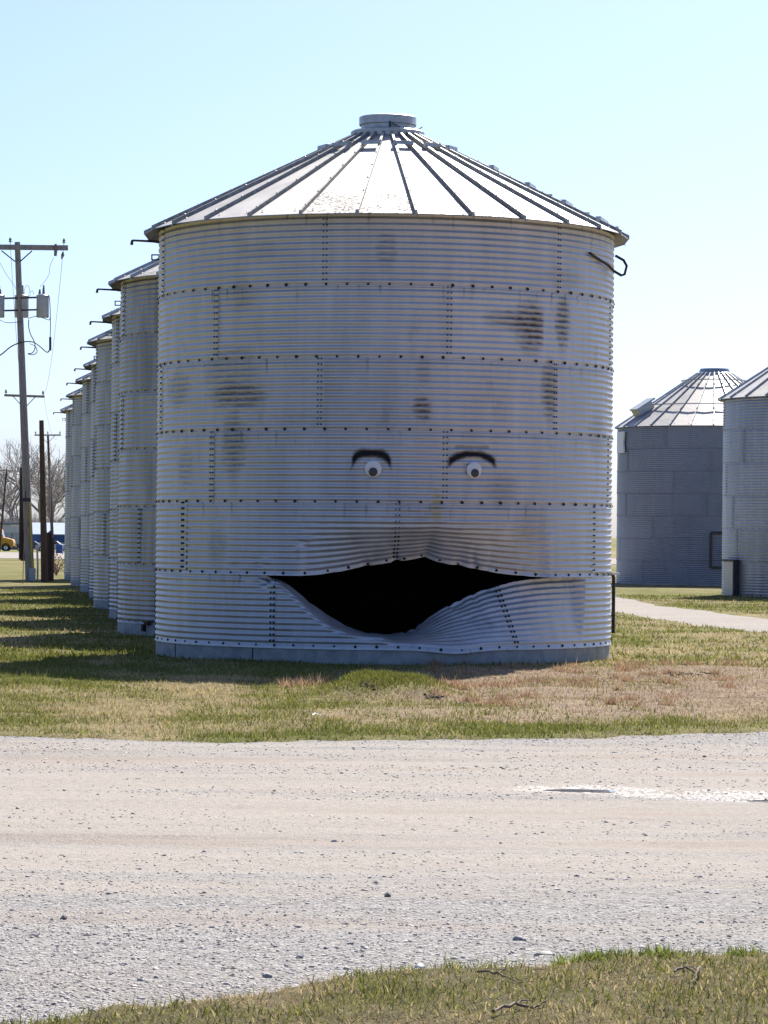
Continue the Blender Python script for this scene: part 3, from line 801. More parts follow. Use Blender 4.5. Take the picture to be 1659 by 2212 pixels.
def standard_bin(name, loc, wallmat, hi=False, boltmat=None, bolt_r=.012, rz=0, n_rings=6, R=R0, ring=RING, prm=PRM, seams=None, extras=True, ncyc=NCYC, base=BASE_Z, roof=None):
    """a plain bin: wall sheets, roof panels, ribs, lid, foundation"""
    root = empty(name, (loc[0], loc[1], 0), rz)
    sm = sheet_mesh('wall_sheet', R, ring, ncyc, 6, 20, amp=AMP); sm.materials.append(wallmat)
    bs = []
    for k in range(n_rings):
        off = (seams or [(-46+14, ), (-15, )])[k % 2][0] if not seams else seams[k]
        for q in range(6):
            th = R_(off+60*q); o = link('wall_sheet', sm, None, root); o.location = (0, 0, base+ring*k); o.rotation_euler = (0, 0, th)
            for t in range(ncyc):
                for s in (-.4, .4): bs.append((th+R_(s), R+AMP+.003, base+ring*(k+(t+.5)/ncyc)))
        for q in range(72): bs.append((R_(5*q), R+AMP+.002, base+ring*k+.012))
    bolts_joined('seam_bolt', bs, root, boltmat or MAT['bolt'], r=bolt_r, h=.010)
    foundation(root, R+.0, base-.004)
    Re, ze, Rc, zc = prm
    roof_parts(root, Re, ze, Rc, zc, NP, {'roof': roof or MAT['roof'], 'rib': MAT['rib']}, wall_r=R)
    return root
MAT['roof'] = roof_material('galvanised_roof'); MAT['roof_clean'] = roof_material('bright_roof', rust=False)
MAT['bolt_seam'] = simple('bolt_brown_grey', (.06, .05, .045), .6, .3, .5, 40)
MAT['bolt_dull'] = simple('bolt_dull_grey', (.14, .14, .145), .6, .3, .3, 40)
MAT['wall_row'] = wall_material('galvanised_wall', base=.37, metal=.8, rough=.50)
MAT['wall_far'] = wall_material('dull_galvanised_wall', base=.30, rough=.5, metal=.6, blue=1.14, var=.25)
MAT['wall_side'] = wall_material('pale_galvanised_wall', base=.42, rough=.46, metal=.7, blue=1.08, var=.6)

# -- the bin with the face
face = empty('grain_bin', (ROW[0][0], ROW[0][1], 0))
tag(face, 'nearest big grain bin with googly eyes and a torn open mouth in its wall', 'grain bin', 'corrugated bins standing in the left row')
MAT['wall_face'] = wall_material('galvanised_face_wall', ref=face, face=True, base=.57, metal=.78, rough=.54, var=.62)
hi_sheet = sheet_mesh('wall_sheet', R0, RING, NCYC, 8, 34); hi_sheet.materials.append(MAT['wall_face'])
for k in range(6):
    for q, a in enumerate(SEAMS[k]):
        torn = (k == 1 and q in (0, 1)) or (k == 0 and q in (0, 1, 5))
        if torn:
            a0 = a if a < 180 else a-360
            nxt = {(1, 0): 3.2, (1, 1): 63, (0, 5): -27, (0, 0): 33.5, (0, 1): 93}[(k, q)]
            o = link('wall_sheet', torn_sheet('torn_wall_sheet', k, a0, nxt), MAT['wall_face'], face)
            if (k, q) == (1, 0): o['label'] = 'dented wall sheet pushed in as left part of upper lip'
            if (k, q) == (1, 1): o['label'] = 'dented wall sheet pushed in as right part of upper lip'
            if (k, q) == (0, 0): o['label'] = 'torn wall sheet folded inwards under the mouth'
            if (k, q) == (0, 1): o['label'] = 'torn wall sheet bent down right of the mouth'
        else:
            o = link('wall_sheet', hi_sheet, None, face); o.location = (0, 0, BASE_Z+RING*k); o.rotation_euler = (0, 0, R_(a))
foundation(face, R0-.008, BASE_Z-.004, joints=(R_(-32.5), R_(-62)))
roof_parts(face, *PRM, NP, {'roof': MAT['roof_clean'], 'rib': MAT['old_rib'], 'rusty': MAT['roof']})
cap_parts(face, RC, ZC, {'rib': MAT['rib']})
# bolts: single parts along the ring seams and the nearest vertical seams, the rest joined
BOLT.materials.append(MAT['bolt'])
def put_bolt(th, ring, t, scale=1.0):
    r, z, tilt = wall_point(th, ring, t, .001)
    o = link('bolt', BOLT, None, face); o.location = pol(th, r, z)
    o.rotation_euler = Matrix.Rotation(th, 3, 'Z').__matmul__(Matrix.Rotation(tilt*-1, 3, 'X')).to_euler(); o.scale = (scale,)*3
    return o
nb = 0
for k in range(6):
    for q in range(-17, 18):
        th = R_(5*q+(.8 if k % 2 else -1.4)); put_bolt(th, k, .018, rnd.uniform(.9, 1.3)); nb += 1
joined = []
for k in range(6):
    for a in SEAMS[k]:
        a = a if a < 180 else a-360
        for t in range(12):
            for s in (-.42, .42):
                th = R_(a+s)
                if abs(a) < 60 and nb < 295 and (k in (0, 1, 2)): put_bolt(th, k, (t+1)/12-.002 if k else (t+.98)/12, .85 if k == 2 else 1.0); nb += 1
                elif abs(a) < 100:
                    r, z, tl = wall_point(th, k, min(.99, (t+1)/12), .0); joined.append((th, r, z))
bolts_joined('seam_bolt', joined, face, MAT['bolt_seam'], r=.0105)
# roof steps: ring near the top, ladder down the right side
for q in (-5, -3, -1, 1, 3, 5): roof_step(face, 2*PI/NP*q, NP, .88, PRM, MAT['rib'], 'roof_step')
for (q, r) in ((6, 1.35), (6, 1.8), (6, 2.25), (6, 2.68), (7, 2.0), (7, 2.45), (7, 2.8)): roof_step(face, 2*PI/NP*q, NP, r, PRM, MAT['rib'], 'roof_step')
eave_arm(face, R0, ZE, R_(-92), .11)
# bent strap left of the old ladder, upper right
mb = MB()
def sp(u, v, out=.03): 
    th = cyl_theta(u, v); p = P(u, v, ROW[0][1]-(R0)*math.cos(th))
    return pol(th, R0+AMP+out, p.z)
a = [sp(1265, 547, .012), sp(1276, 556, .02), sp(1300, 572, .03), sp(1318, 586, .05)]
a += [a[-1]+Vector((.09, .05, -.045)), a[-1]+Vector((.13, .06, -.03)), a[-1]+Vector((.155, .07, .07)), a[-1]+Vector((.12, .10, .14)), a[-1]+Vector((.02, .06, .19))]
mb.tube(a, .017, 6); mb.build('bent_strap', MAT['brown_metal'], face)
mb = MB(); th = R_(88); mb.tube([pol(th, R0+.035, .28), pol(th, R0+.035, .95), pol(th, R0+.02, 1.0)], .022, 8); mb.build('drain_pipe', MAT['dark_metal'], face)
mb = MB(); mb.box(pol(R_(86), R0+.05, 1.0), (.10, .05, .025)); mb.build('pipe_clip', MAT['white'], face)
# eyes
for (u, v, r, pu, pv, pr) in ((804, 1012.5, 18.3, 804, 1019.5, 9.6), (1021, 1015, 17.6, 1022, 1022, 9.2)):
    th = cyl_theta(u, v); d = ROW[0][1]-R0*math.cos(th); p = P(u, v, d); rr = r*d/F_U
    e = None
    mb = MB(); prof = [(.0008, .020), (rr*.55, .019), (rr*.86, .0155), (rr*.97, .010), (rr, .004), (rr, 0)]
    mb.lathe(prof[::-1], 40); e = mb.build('googly_eye', MAT['white'], face, R_(40))
    e.location = pol(th, R0+AMP+.001, p.z); e.rotation_euler = (R_(90), 0, th)
    e['label'] = 'left round white eye with dark pupil' if u < 900 else 'right round white eye with dark pupil'
    k = pr*d/F_U; mb = MB(); mb.lathe([(.0008, .033), (k*.8, .032), (k*.97, .028), (k, .022), (k, .012)][::-1], 28)
    q = mb.build('pupil', MAT['pupil'], e, R_(40)); q.location = ((pu-u)*d/F_U, -(pv-v)*d/F_U, 0)

# -- the row behind
ordn = ['second grain bin of the row, first behind the bin with the face', 'third grain bin of the row, mostly hidden by the second bin', 'fourth grain bin of the row, its roof edge clear above the third', 'fifth grain bin of the row, a thin strip beside the fourth', 'sixth grain bin of the row, narrow in view between fifth and seventh', 'seventh grain bin of the row, next to the farthest bin', 'farthest grain bin of the left row, beside the leaning pole']
proto = standard_bin('grain_bin', ROW[1], MAT['wall_row'], seams=[-27, -58, -46, -15, -45, -14])
cap_parts(proto, RC, ZC, {'rib': MAT['rib']}, rich=False)
eave_arm(proto, R0, ZE, R_(-92), .13)
for i, (x, y) in enumerate(ROW[1:]):
    o = proto if i == 0 else copy_tree(proto)
    o.location = (x, y, gz(x, y)); o.rotation_euler = (0, 0, R_([0, 4, -5, 3, 7, -3, 5][i]))
    tag(o, ordn[i], 'grain bin', 'corrugated bins standing in the left row')

mb = MB(); rot = Matrix.Rotation(R_(-52), 3, 'Z'); mb.box(pol(R_(-52), R0+.03, .17), (.10, .06, .05), rot); mb.box(pol(R_(-54), R0+.03, .10), (.05, .05, .10), rot); mb.build('rusty_anchor', MAT['brown_metal'], proto)

# -- the two bins on the right
def far_bin():
    R, ring, n = 2.93, .671, 7; d = 86.7+R
    c = P(1540, 1200, d); base = .06
    ztop = base+n*ring
    prm = (R+.08, ztop-.02, .5, ztop+1.68)
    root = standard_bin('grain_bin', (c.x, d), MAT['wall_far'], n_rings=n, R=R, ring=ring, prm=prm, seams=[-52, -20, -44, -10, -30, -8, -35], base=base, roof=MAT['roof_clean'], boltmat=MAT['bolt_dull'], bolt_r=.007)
    tag(root, 'dull grey grain bin in shade with bright ringed roof, behind the gravel lane', 'grain bin', 'bins beyond the gravel lane')
    Re, ze, Rc, zc = prm
    mb = MB(); mb.lathe([(Rc+.05, zc-.08), (Rc+.05, zc-.01), (Rc-.02, zc+.02), (Rc-.06, zc+.13), (.01, zc+.15)], 36); mb.build('roof_collar', MAT['rib'], root, R_(35))
    for rr in (1.0, 2.15):
        mb = MB(); z = roof_z(rr, *prm)+.10; mb.tube([pol(2*PI*k/56, rr, z) for k in range(57)], .016, 6, False); mb.build('roof_ring', MAT['rib'], root, R_(60))
        for k in range(14):
            pass
    # hatch vent on the left of the roof
    th = R_(-72); rr = 2.35; z = roof_z(rr, *prm); rot = Matrix.Rotation(th, 3, 'Z') @ Matrix.Rotation(R_(32), 3, 'X')
    mb = MB(); mb.box(pol(th, rr, z+.11), (.5, .55, .22), rot); mb.box(pol(th, rr+.02, z+.25), (.6, .68, .05), rot); mb.build('roof_vent', MAT['rib'], root)
    mb = MB(); th = R_(-76); rot = Matrix.Rotation(th, 3, 'Z'); p = pol(th, R+.05, ztop-.48)
    pts = [(-.32, -.32), (.32, -.32), (.24, 0), (.32, .32), (-.32, .32)]
    mb.add([p+rot @ Vector((x, -.02, z)) for x, z in pts]+[p+rot @ Vector((x, .03, z)) for x, z in pts], [(0, 1, 2, 3, 4), (9, 8, 7, 6, 5)]+[(k, k+5, (k+1) % 5+5, (k+1) % 5) for k in range(5)])
    mb.build('eave_plate', MAT['white'], root)
    # fan box and its frame, low on the front
    q = P(1512, 1182, d-R); th = math.asin(max(-1, min(1, (q.x-c.x)/R)))+.0
    th = R_(2); rot = Matrix.Rotation(th, 3, 'Z')
    mb = MB(); w, h = 1.0, 1.02; zc_ = 1.06; p = pol(th, R+.02, zc_)
    for (dx, dz, sx, sz) in ((0, h/2, w, .08), (0, -h/2, w, .06), (-w/2, 0, .07, h), (w/2, 0, .07, h)): mb.box(p+rot @ Vector((dx, 0, dz)), (sx, .06, sz), rot)
    mb.build('hatch_frame', MAT['dark_metal'], root)
    mb = MB(); p = pol(th, R+.22, .98); mb.tube([p+rot @ Vector((.15, .2, 0)), p+rot @ Vector((.15, -.15, 0))], .19, 16); mb.box(p+rot @ Vector((-.06, -.05, -.02)), (.16, .2, .13), rot); mb.build('fan_housing', MAT['rib'], root, R_(40))
    return root
far_bin()
def side_bin():
    R = 2.9; d = 73.0; c = P(1563, 1100, d-.1); x = c.x+R
    base = .03; ring = .81; n = 6; ztop = base+n*ring; prm = (R+.13, ztop-.03, .5, ztop+1.62)
    root = standard_bin('grain_bin', (x, d), MAT['wall_side'], n_rings=n, R=R, ring=ring, prm=prm, seams=[-44, -8, -72, -22, -62, -28], base=base, roof=MAT['roof_clean'], boltmat=MAT['bolt_dull'], bolt_r=.009)
    tag(root, 'grey grain bin cut by the right picture edge, with a pale narrow door', 'grain bin', 'bins beyond the gravel lane')
    cap_parts(root, .5, ztop+1.62, {'rib': MAT['rib']}, rich=False)
    th = R_(-72); rot = Matrix.Rotation(th, 3, 'Z')
    p = pol(th, R+.05, .43); mb = MB(); mb.box(p, (.62, .10, .84), rot)
    dr = mb.build('door', MAT['wall_white'], root)
    mb = MB()
    for (dx, dz, sx, sz) in ((.34, 0, .05, .88), (.0, .45, .74, .05)): mb.box(p+rot @ Vector((dx, -.03, dz)), (sx, .13, sz), rot)
    mb.build('door_frame', MAT['dark_metal'], root)
    return root
side_bin()

# ------------------------------------------------------------------ poles and wires
def pole_shaft(root, top, r0, r1, mat, n=14):
    mb = MB(); m = 9; pts = [Vector((top.x*k/m, top.y*k/m, -.3+(top.z+.3)*k/m)) for k in range(m+1)]
    mb.tube(pts, [r0+(r1-r0)*k/m for k in range(m+1)], n); return mb.build('shaft', mat, root, R_(40))
def insulator(root, p, s=1.0, mat=None):
    mb = MB(); mb.lathe([(.012*s, 0), (.014*s, .05*s), (.05*s, .06*s), (.055*s, .085*s), (.03*s, .09*s), (.03*s, .11*s), (.05*s, .125*s), (.045*s, .15*s), (.025*s, .155*s), (.028*s, .19*s), (.001, .2*s)], 10, p)
    return mb.build('insulator', mat or MAT['porcelain'], root, R_(40))
def utility_pole():
    b = G(66, 1256); D = b.y
    root = empty('utility_pole', b); tag(root, 'leaning grey utility pole carrying transformers below its crossarm', 'utility pole')
    L = lambda u, v, dy=0.0: P(u, v, D+dy)-b
    top = L(37.5, 523); pole_shaft(root, top, .135, .082, MAT['wood_grey'])
    def on(v, dx=0, dy=0):        # point on the shaft axis at picture height v
        z = L(50, v).z; k = z/top.z; return Vector((top.x*k+dx, top.y*k+dy, z))
    a0, a1 = L(-73, 533, -.14), L(147, 535.5, -.14); ax = (a1-a0).normalized()
    ang = math.atan2(ax.z, ax.x); mb = MB(); mb.box((a0+a1)/2, ((a1-a0).length, .10, .145), Matrix.Rotation(-ang, 3, 'Y')); mb.build('crossarm', MAT['wood_grey'], root)
    for s in (-1, 1):
        mb = MB(); c = on(538, 0, -.2); mb.tube([c+Vector((s*.43, 0, -.07)), on(566, s*.07, -.12)], .018, 6); mb.build('brace', MAT['dark_metal'], root)
    for (u, v) in ((22, 525), (138, 527), (-55, 524)): insulator(root, L(u, v, -.14)-Vector((0, 0, .02)), .9)
    # fuse cutouts and arrester
    mb = MB(); mb.tube([L(120, 527, -.24), L(121, 533, -.24), L(119.5, 553, -.25)], [.03, .055, .04], 8); mb.build('fuse_cutout', MAT['porcelain'], root, R_(40))
    mb = MB(); mb.tube([L(136, 544, -.2), L(135.5, 551, -.2), L(133, 560, -.2)], [.02, .05, .015], 8); mb.build('arrester', MAT['porcelain'], root, R_(40))
    # transformers
    for (u, dy) in ((92, -.05), (46.5, .42), (-4, -.05)):
        c = L(u, 686, dy); H = .655; r = .178 if u != 46.5 else .2
        mb = MB(); mb.lathe([(.001, 0), (r*.92, 0), (r, .02), (r, H-.06), (r*1.04, H-.055), (r*1.04, H-.035), (r*.96, H-.02), (r*.5, H+.005), (.001, H+.01)], 20, c)
        t = mb.build('transformer', MAT['transformer'], root, R_(40))
        for (dx, h) in ((-.09 if u > 0 else .05, .15), (.02, .27)):
            mb = MB(); mb.tube([c+Vector((dx, 0, H-.01)), c+Vector((dx, 0, H+h*.5)), c+Vector((dx+.005, 0, H+h))], [.04, .033, .018], 8); mb.build('bushing', MAT['porcelain'], t, R_(40))
        mb = MB(); mb.box(c+Vector((r*.75, -.05, H-.04)), (.10, .08, .04)); mb.box(c+Vector((r*.72, -.05, .03)), (.09, .07, .05)); mb.build('lug', MAT['dark_metal'], t)
    for v in (644.5, 671):
        mb = MB(); a = L(10, v, -.06); e = L(80, v-2, -.06); mb.tube([a, e], .026, 6); mb.build('bracket', MAT['dark_metal'], root)
    # cables
    def cable(name, uv, r, dy=-.16):
        pts = [L(u, v, dy) for u, v in uv]; q = []
        for i in range(len(pts)-1):        # Catmull-Rom
            p0, p1, p2, p3 = pts[max(i-1, 0)], pts[i], pts[i+1], pts[min(i+2, len(pts)-1)]
            for k in range(6):
                t = k/6; q.append(.5*((2*p1)+(-p0+p2)*t+(2*p0-5*p1+4*p2-p3)*t*t+(-p0+3*p1-3*p2+p3)*t**3))
        q.append(pts[-1]); mb = MB(); mb.tube(q, r, 6); return mb.build(name, MAT['cable'], root, R_(60))
    cable('cable', [(-10, 774), (5, 764), (22, 750), (38, 742), (55, 738), (72, 739), (86, 748), (100, 760), (106, 758), (108, 748)], .018)
    cable('cable', [(108.5, 757), (108.5, 728)], .036, -.165)
    cable('cable', [(108.5, 728), (109, 700), (108, 660), (106, 640), (101, 639)], .012)
    cable('cable', [(62, 690), (62, 706), (66, 722), (74, 738), (75.5, 752), (70, 762), (60, 764)], .014)
    cable('cable', [(60, 688), (80, 683), (96, 688), (106, 691), (109, 684)], .010)
    cable('cable', [(64, 742), (76, 748), (80, 760), (72, 766), (61, 765)], .012)
    cable('lead_wire', [(116, 556), (108, 575), (106, 592), (98, 606), (86, 620)], .006)
    cable('lead_wire', [(-4, 560), (12, 590), (30, 616), (34, 624)], .006)
    cable('lead_wire', [(52, 640), (54, 622), (60, 616), (64, 628), (65, 640)], .006)
    cable('lead_wire', [(65, 632), (70, 628), (73, 636)], .006)
    cable('lead_wire', [(-2, 690), (14, 697), (36, 696), (46, 694)], .009)
    mb = MB(); q = [on(v, .075, -.11) for v in (1087, 1120, 1160, 1200, 1250)]; mb.tube(q, .022, 6); mb.build('cable_guard', MAT['yellow'], root)
    mb = MB(); q = L(70, 1241, -.2); mb.box(q, (.17, .12, .36)); mb.build('meter_box', MAT['transformer'], root)
    mb = MB(); mb.tube([L(80, 1180, -.1), L(81.5, 1220, -.1), L(81, 1262, -.1)], .03, 6); mb.build('conduit', MAT['transformer'], root)
    # cut-off length of an older pole strapped to the shaft
    p0, p1 = L(47.5, 1010, .22), L(47, 1209, .22)
    mb = MB(); mb.tube([p0, (p0+p1)/2, p1], [.055, .075, .085], 10); mb.build('old_pole_section', MAT['wood_dark'], root, R_(40))
    mb = MB()
    for v in (1057, 1177): mb.tube([L(45, v, .22), L(56, v, .05)], .018, 6)
    mb.build('strap', MAT['dark_metal'], root)
    return root, b, L
up_root, UPB, UPL = utility_pole()
def bare_pole():
    b = G(97, 1257); root = empty('bare_pole', b); tag(root, 'short bare brown pole without crossarm, right of the transformer pole', 'pole')
    top = P(89.5, 908, b.y)-b; mb = MB(); m = 6
    mb.tube([Vector((top.x*k/m, 0, -.3+(top.z+.3)*k/m)) for k in range(m+1)], [.105+(.065-.105)*k/m for k in range(m+1)], 12); mb.build('shaft', MAT['wood_brown'], root, R_(40))
    mb = MB(); mb.box((.11, -.05, 2.6), (.05, .05, 1.6)); mb.build('riser', MAT['wood_grey'], root)
bare_pole()
def stump():
    b = G(104, 1255); root = empty('broken_post', b); tag(root, 'dark broken brown stump post leaning between the bare pole and farthest bin', 'post')
    mb = MB(); H = 1.36; rs = [.115, .12, .125, .13, .125]; pts = [Vector((-.03*k/4, 0, -.1+(H+.1)*k/4)) for k in range(5)]
    mb.tube(pts, rs, 12)
    for k in range(9): a = 2*PI*k/9; mb.tube([(-.03+.09*math.cos(a), .09*math.sin(a), H-.02), (-.03+.09*math.cos(a), .09*math.sin(a), H+rnd.uniform(.02, .10))], [.035, .008], 5)
    mb.build('shaft', MAT['wood_dark'], root, R_(50))
    mb = MB(); mb.box((.13, -.06, .62), (.07, .05, 1.24)); mb.build('splint_board', MAT['wood_brown'], root)
stump()
def far_pole(name, label, uvt, arm, d, ground=None, tilt=0, sag=None):
    t = P(*uvt, d); g = gz(t.x, d); b = Vector((t.x-tilt, d, g)); root = empty(name, b); tag(root, label, 'utility pole', 'distant poles along the street')
    mb = MB(); top = t-b; mb.tube([Vector((top.x*k/4, 0, -.3+(top.z+.3)*k/4)) for k in range(5)], [.16-.015*k for k in range(5)], 8); mb.build('shaft', MAT['wood_brown'], root, R_(40))
    a, e = P(*arm[0], d)-b, P(*arm[1], d)-b; mb = MB(); ang = math.atan2(e.z-a.z, e.x-a.x); mb.box((a+e)/2+Vector((0, -.15, 0)), ((e-a).length, .12, .14), Matrix.Rotation(-ang, 3, 'Y')); mb.build('crossarm', MAT['wood_grey'], root)
    for k in (.04, .5, .96): insulator(root, a*(1-k)+e*k+Vector((0, -.15, .05)), 1.5)
    mb = MB(); c = (a+e)/2
    for s in (-1, 1): mb.tube([c+Vector((s*.7, -.2, 0)), c+Vector((0, -.2, -.75))], .025, 5)
    mb.build('brace', MAT['dark_metal'], root)
    return root, [b+a*(1-k)+e*k+Vector((0, -.15, .3)) for k in (.04, .5, .96)]
fp1 = far_pole('utility_pole', 'distant pole hidden behind the transformer pole, only its crossarm showing', (54, 848), ((10, 854), (97, 857)), 175)
fp2 = far_pole('utility_pole', 'distant thin pole with crossarm, close beside the bare brown pole', (103.5, 940), ((75, 940), (132, 940)), 270, tilt=-.6)
fp3 = far_pole('utility_pole', 'distant thin leaning pole with crossarm at left picture edge, before the white building', (14.5, 1013), ((-14, 1015), (41, 1018)), 385, tilt=.9)
def wire(a, b, sag, label, r=.008):
    mb = MB(); n = 14; mb.tube([a.lerp(b, k/n)-Vector((0, 0, sag*4*(k/n)*(1-k/n))) for k in range(n+1)], r, 4); o = mb.build('power_line', MAT['cable'])
    tag(o, label, 'wire', 'thin wires between the poles'); return o
wire(UPB+UPL(138, 524, -.14), fp1[1][2], 1.3, 'thin power line from right crossarm end of the transformer pole to the pole behind')
wire(UPB+UPL(22, 522, -.14), fp1[1][1], 1.3, 'thin power line from the transformer pole top to the pole behind')
wire(fp1[1][2], fp2[1][2], 1.6, 'thin distant power line between the two far crossarms')
def marker(uv_b, uv_t, label, mat, name, cat, r=.011):
    b = G(*uv_b); t = P(*uv_t, b.y); root = empty(name, b); tag(root, label, cat)
    mb = MB(); mb.tube([(0, 0, -.05), (t-b)*.5, t-b], r, 6); mb.build('rod', mat, root); return root, t-b
m, t = marker((49, 1262), (55, 1078), 'slender orange-brown marker rod standing in the grass left of the transformer pole', MAT['orange'], 'marker_rod', 'marker')
mb = MB(); mb.box(t+Vector((.02, 0, -.02)), (.22, .04, .10)); mb.box(t+Vector((.0, 0, .12)), (.03, .03, .2)); mb.build('marker_plate', MAT['dark_metal'], m)

# ------------------------------------------------------------------ beyond the field
def wheel(root, c, r, w, side=-1):
    mb = MB(); pr = [(r*.58, -w/2), (r*.95, -w/2), (r, -w*.3), (r, w*.3), (r*.95, w/2), (r*.58, w/2)]; mb.lathe(pr, 20)
    t = mb.build('wheel', MAT['rubber'], root, R_(40)); t.location = c; t.rotation_euler = (R_(90), 0, 0)
    mb = MB(); mb.lathe([(.001, .02), (r*.2, .05), (r*.3, .02), (r*.56, .04), (r*.6, .09), (r*.6, -.02)][::-1], 18, (0, 0, w/2-.08)); q = mb.build('rim', MAT['chrome'], t, R_(40)); return t
def school_bus():
    b = G(31, 1190.5); d = b.y; root = empty('school_bus', (b.x, d, gz(b.x, d))); tag(root, 'yellow school bus with only its front hood in the picture, facing right', 'bus')
    # nose at local x = 0, body towards -x
    prof = [(0, .55), (0, 1.25), (-.12, 1.62), (-1.15, 1.86), (-1.45, 1.90), (-1.75, 2.95), (-1.95, 3.1), (-11.2, 3.12), (-11.4, 2.95), (-11.4, .55)]
    mb = MB(); mb.prism(prof, 2.35); body = mb.build('body', MAT['bus'], root)
    for x in (-1.05, -8.3): 
        for y in (-1.12, 1.12): wheel(root, (x, y, .48), .48, .3)
    mb = MB(); mb.prism([(-1.5, 2.02), (-1.76, 2.85), (-1.80, 2.85), (-1.54, 2.02)], 2.1, c=(.035, 0, 0)); mb.build('windshield', MAT['glass'], root)
    for k in range(10):
        mb = MB(); mb.box((-2.6-.85*k, -1.18, 2.45), (.72, .03, .62)); mb.build('window', MAT['glass'], root)
    for z in (.95, 1.45):
        mb = MB(); mb.box((-6.4, -1.185, z), (9.6, .02, .06)); mb.build('rub_rail', MAT['black_paint'], root)
    for y in (-.85, .85):
        mb = MB(); mb.box((.01, y, 1.12), (.06, .3, .22)); mb.build('headlight', MAT['white'], root)
    mb = MB(); mb.box((.12, 0, .62), (.2, 2.4, .26)); mb.build('bumper', MAT['black_paint'], root)
    mb = MB(); mb.box((-.7, -1.19, 1.0), (.02, .02, .02)); 
    mb = MB(); mb.lathe([(.5, -.05), (.62, -.05), (.62, .05), (.5, .05)], 20); a = mb.build('wheel_arch', MAT['black_paint'], root); a.location = (-1.05, -1.16, .5); a.rotation_euler = (R_(90), 0, 0)
    mb = MB(); mb.tube([(-.35, -1.1, 1.7), (-.15, -1.35, 2.2)], .03, 6); mb.box((-.15, -1.38, 2.35), (.12, .2, .35)); mb.build('mirror', MAT['black_paint'], root)
school_bus()
def car(x, d, label, mat, rz=0, group='cars parked beyond the yard'):
    root = empty('parked_car', (x, d, gz(x, d)), rz); tag(root, label, 'car', group)
    prof = [(-2.25, .35), (-2.25, .82), (-1.9, .95), (-1.35, 1.0), (-.75, 1.42), (.75, 1.46), (1.35, 1.02), (2.1, .88), (2.28, .6), (2.2, .35)]
    mb = MB(); mb.prism(prof[::-1], 1.72); mb.build('body', mat, root)
    mb = MB(); mb.prism([(-1.25, 1.0), (-.72, 1.38), (.70, 1.41), (1.22, 1.02)][::-1], 1.745); mb.build('window', MAT['glass'], root)
    for wx_ in (-1.4, 1.4):
        for y in (-.8, .8): wheel(root, (wx_, y, .33), .33, .22)
    mb = MB(); mb.box((2.2, 0, .72), (.08, 1.5, .14)); mb.build('headlight', MAT['white'], root)
p = P(112, 1160, 418); car(p.x, 418, 'silver car parked behind the broken post, before the blue building', MAT['car_silver'])
p = P(64, 1160, 424); car(p.x, 424, 'dark blue car parked behind the transformer pole', MAT['car_blue'])
def drop_box():
    d = 300; p = P(128.5, 1195, d); g = gz(p.x, d); root = empty('drop_box', (p.x, d, g)); tag(root, 'blue drop box on legs standing left of the farthest grain bin', 'drop box')
    z0 = p.z-g+.0; s = d/F_U
    mb = MB(); w, h = 14*s, 20*s; mb.prism([(-w/2, 0), (w/2, 0), (w/2, h*.8), (w*.35, h*.95), (-w*.35, h), (-w/2, h*.86)], w*.9, c=(0, 0, z0)); mb.build('body', MAT['blue'], root)
    for x in (-w*.42, w*.42):
        for y in (-.25, .25): mb = MB(); mb.tube([(x, y, -.1), (x, y, z0+.02)], .03, 6); mb.build('leg', MAT['dark_metal'], root)
drop_box()
def building_white():
    d = 470; a = P(-30, 1188, d); e = P(44, 1188, d); g = gz(0, d); root = empty('warehouse', ((a.x+e.x)/2, d, g)); tag(root, 'long pale warehouse behind the school bus at left', 'building')
    w = e.x-a.x; H = P(20, 1131, d).z-g
    mb = MB(); mb.box((0, 4, H*.5), (w, 8, H)); mb.build('wall', MAT['wall_white'], root)
    mb = MB(); mb.prism([(-w/2-.2, 0), (w/2+.2, 0), (w/2+.2, .18), (-w/2-.2, .18)], 9, c=(0, 4, H+.02)); mb.build('roof', MAT['roof_blue'], root)
    mb = MB(); q = P(36, 1133, d); mb.box((q.x-(a.x+e.x)/2, -.06, H-.3), (1.8, .1, .3)); mb.build('wall_lamp', MAT['white'], root)
    mb = MB(); mb.box((w*.28, -.02, H*.35), (3.2, .08, H*.62)); mb.build('door', simple('roller_door', (.42, .44, .46), .5, .2), root)
building_white()
def building_blue():
    d = 480; a = P(52, 1188, d); e = P(170, 1188, d); g = gz(0, d); root = empty('store_building', ((a.x+e.x)/2, d, g)); tag(root, 'low store building with pale blue roof and dark blue band, left of the bins', 'building')
    w = e.x-a.x; zr = P(100, 1154, d).z-g; zt = P(100, 1129, d).z-g; zb = P(100, 1171, d).z-g
    mb = MB(); mb.box((0, 5, zb*.5), (w, 10, zb)); mb.build('wall', MAT['wall_white'], root)
    mb = MB(); mb.box((0, 4.9, (zb+zr)/2), (w+.4, 10.2, zr-zb)); mb.build('fascia', MAT['blue'], root)
    mb = MB(); mb.prism([(-w/2-.3, 0), (w/2+.3, 0), (w/2+.3, .1), (-w/2-.3, .1)], .1, c=(0, -.3, zr))
    yy = [(-.5, zr), (5, zt), (10.6, zr)]; vs = []
    for x in (-w/2-.3, w/2+.3):
        for (y, z) in yy: vs.append((x, y, z+.02))
        for (y, z) in yy: vs.append((x, y, z-.12))
    mb = MB(); mb.add(vs, [(0, 6, 7, 1), (1, 7, 8, 2), (3, 4, 10, 9), (4, 5, 11, 10), (0, 3, 9, 6), (2, 8, 11, 5), (0, 1, 4, 3), (1, 2, 5, 4), (6, 9, 10, 7), (7, 10, 11, 8)]); mb.build('roof', MAT['roof_blue'], root)
    for k in range(3):
        mb = MB(); mb.box((-w*.3+k*w*.3, -.03, zb*.5), (1.6, .08, zb*.55)); mb.build('window', MAT['glass'], root)
building_blue()
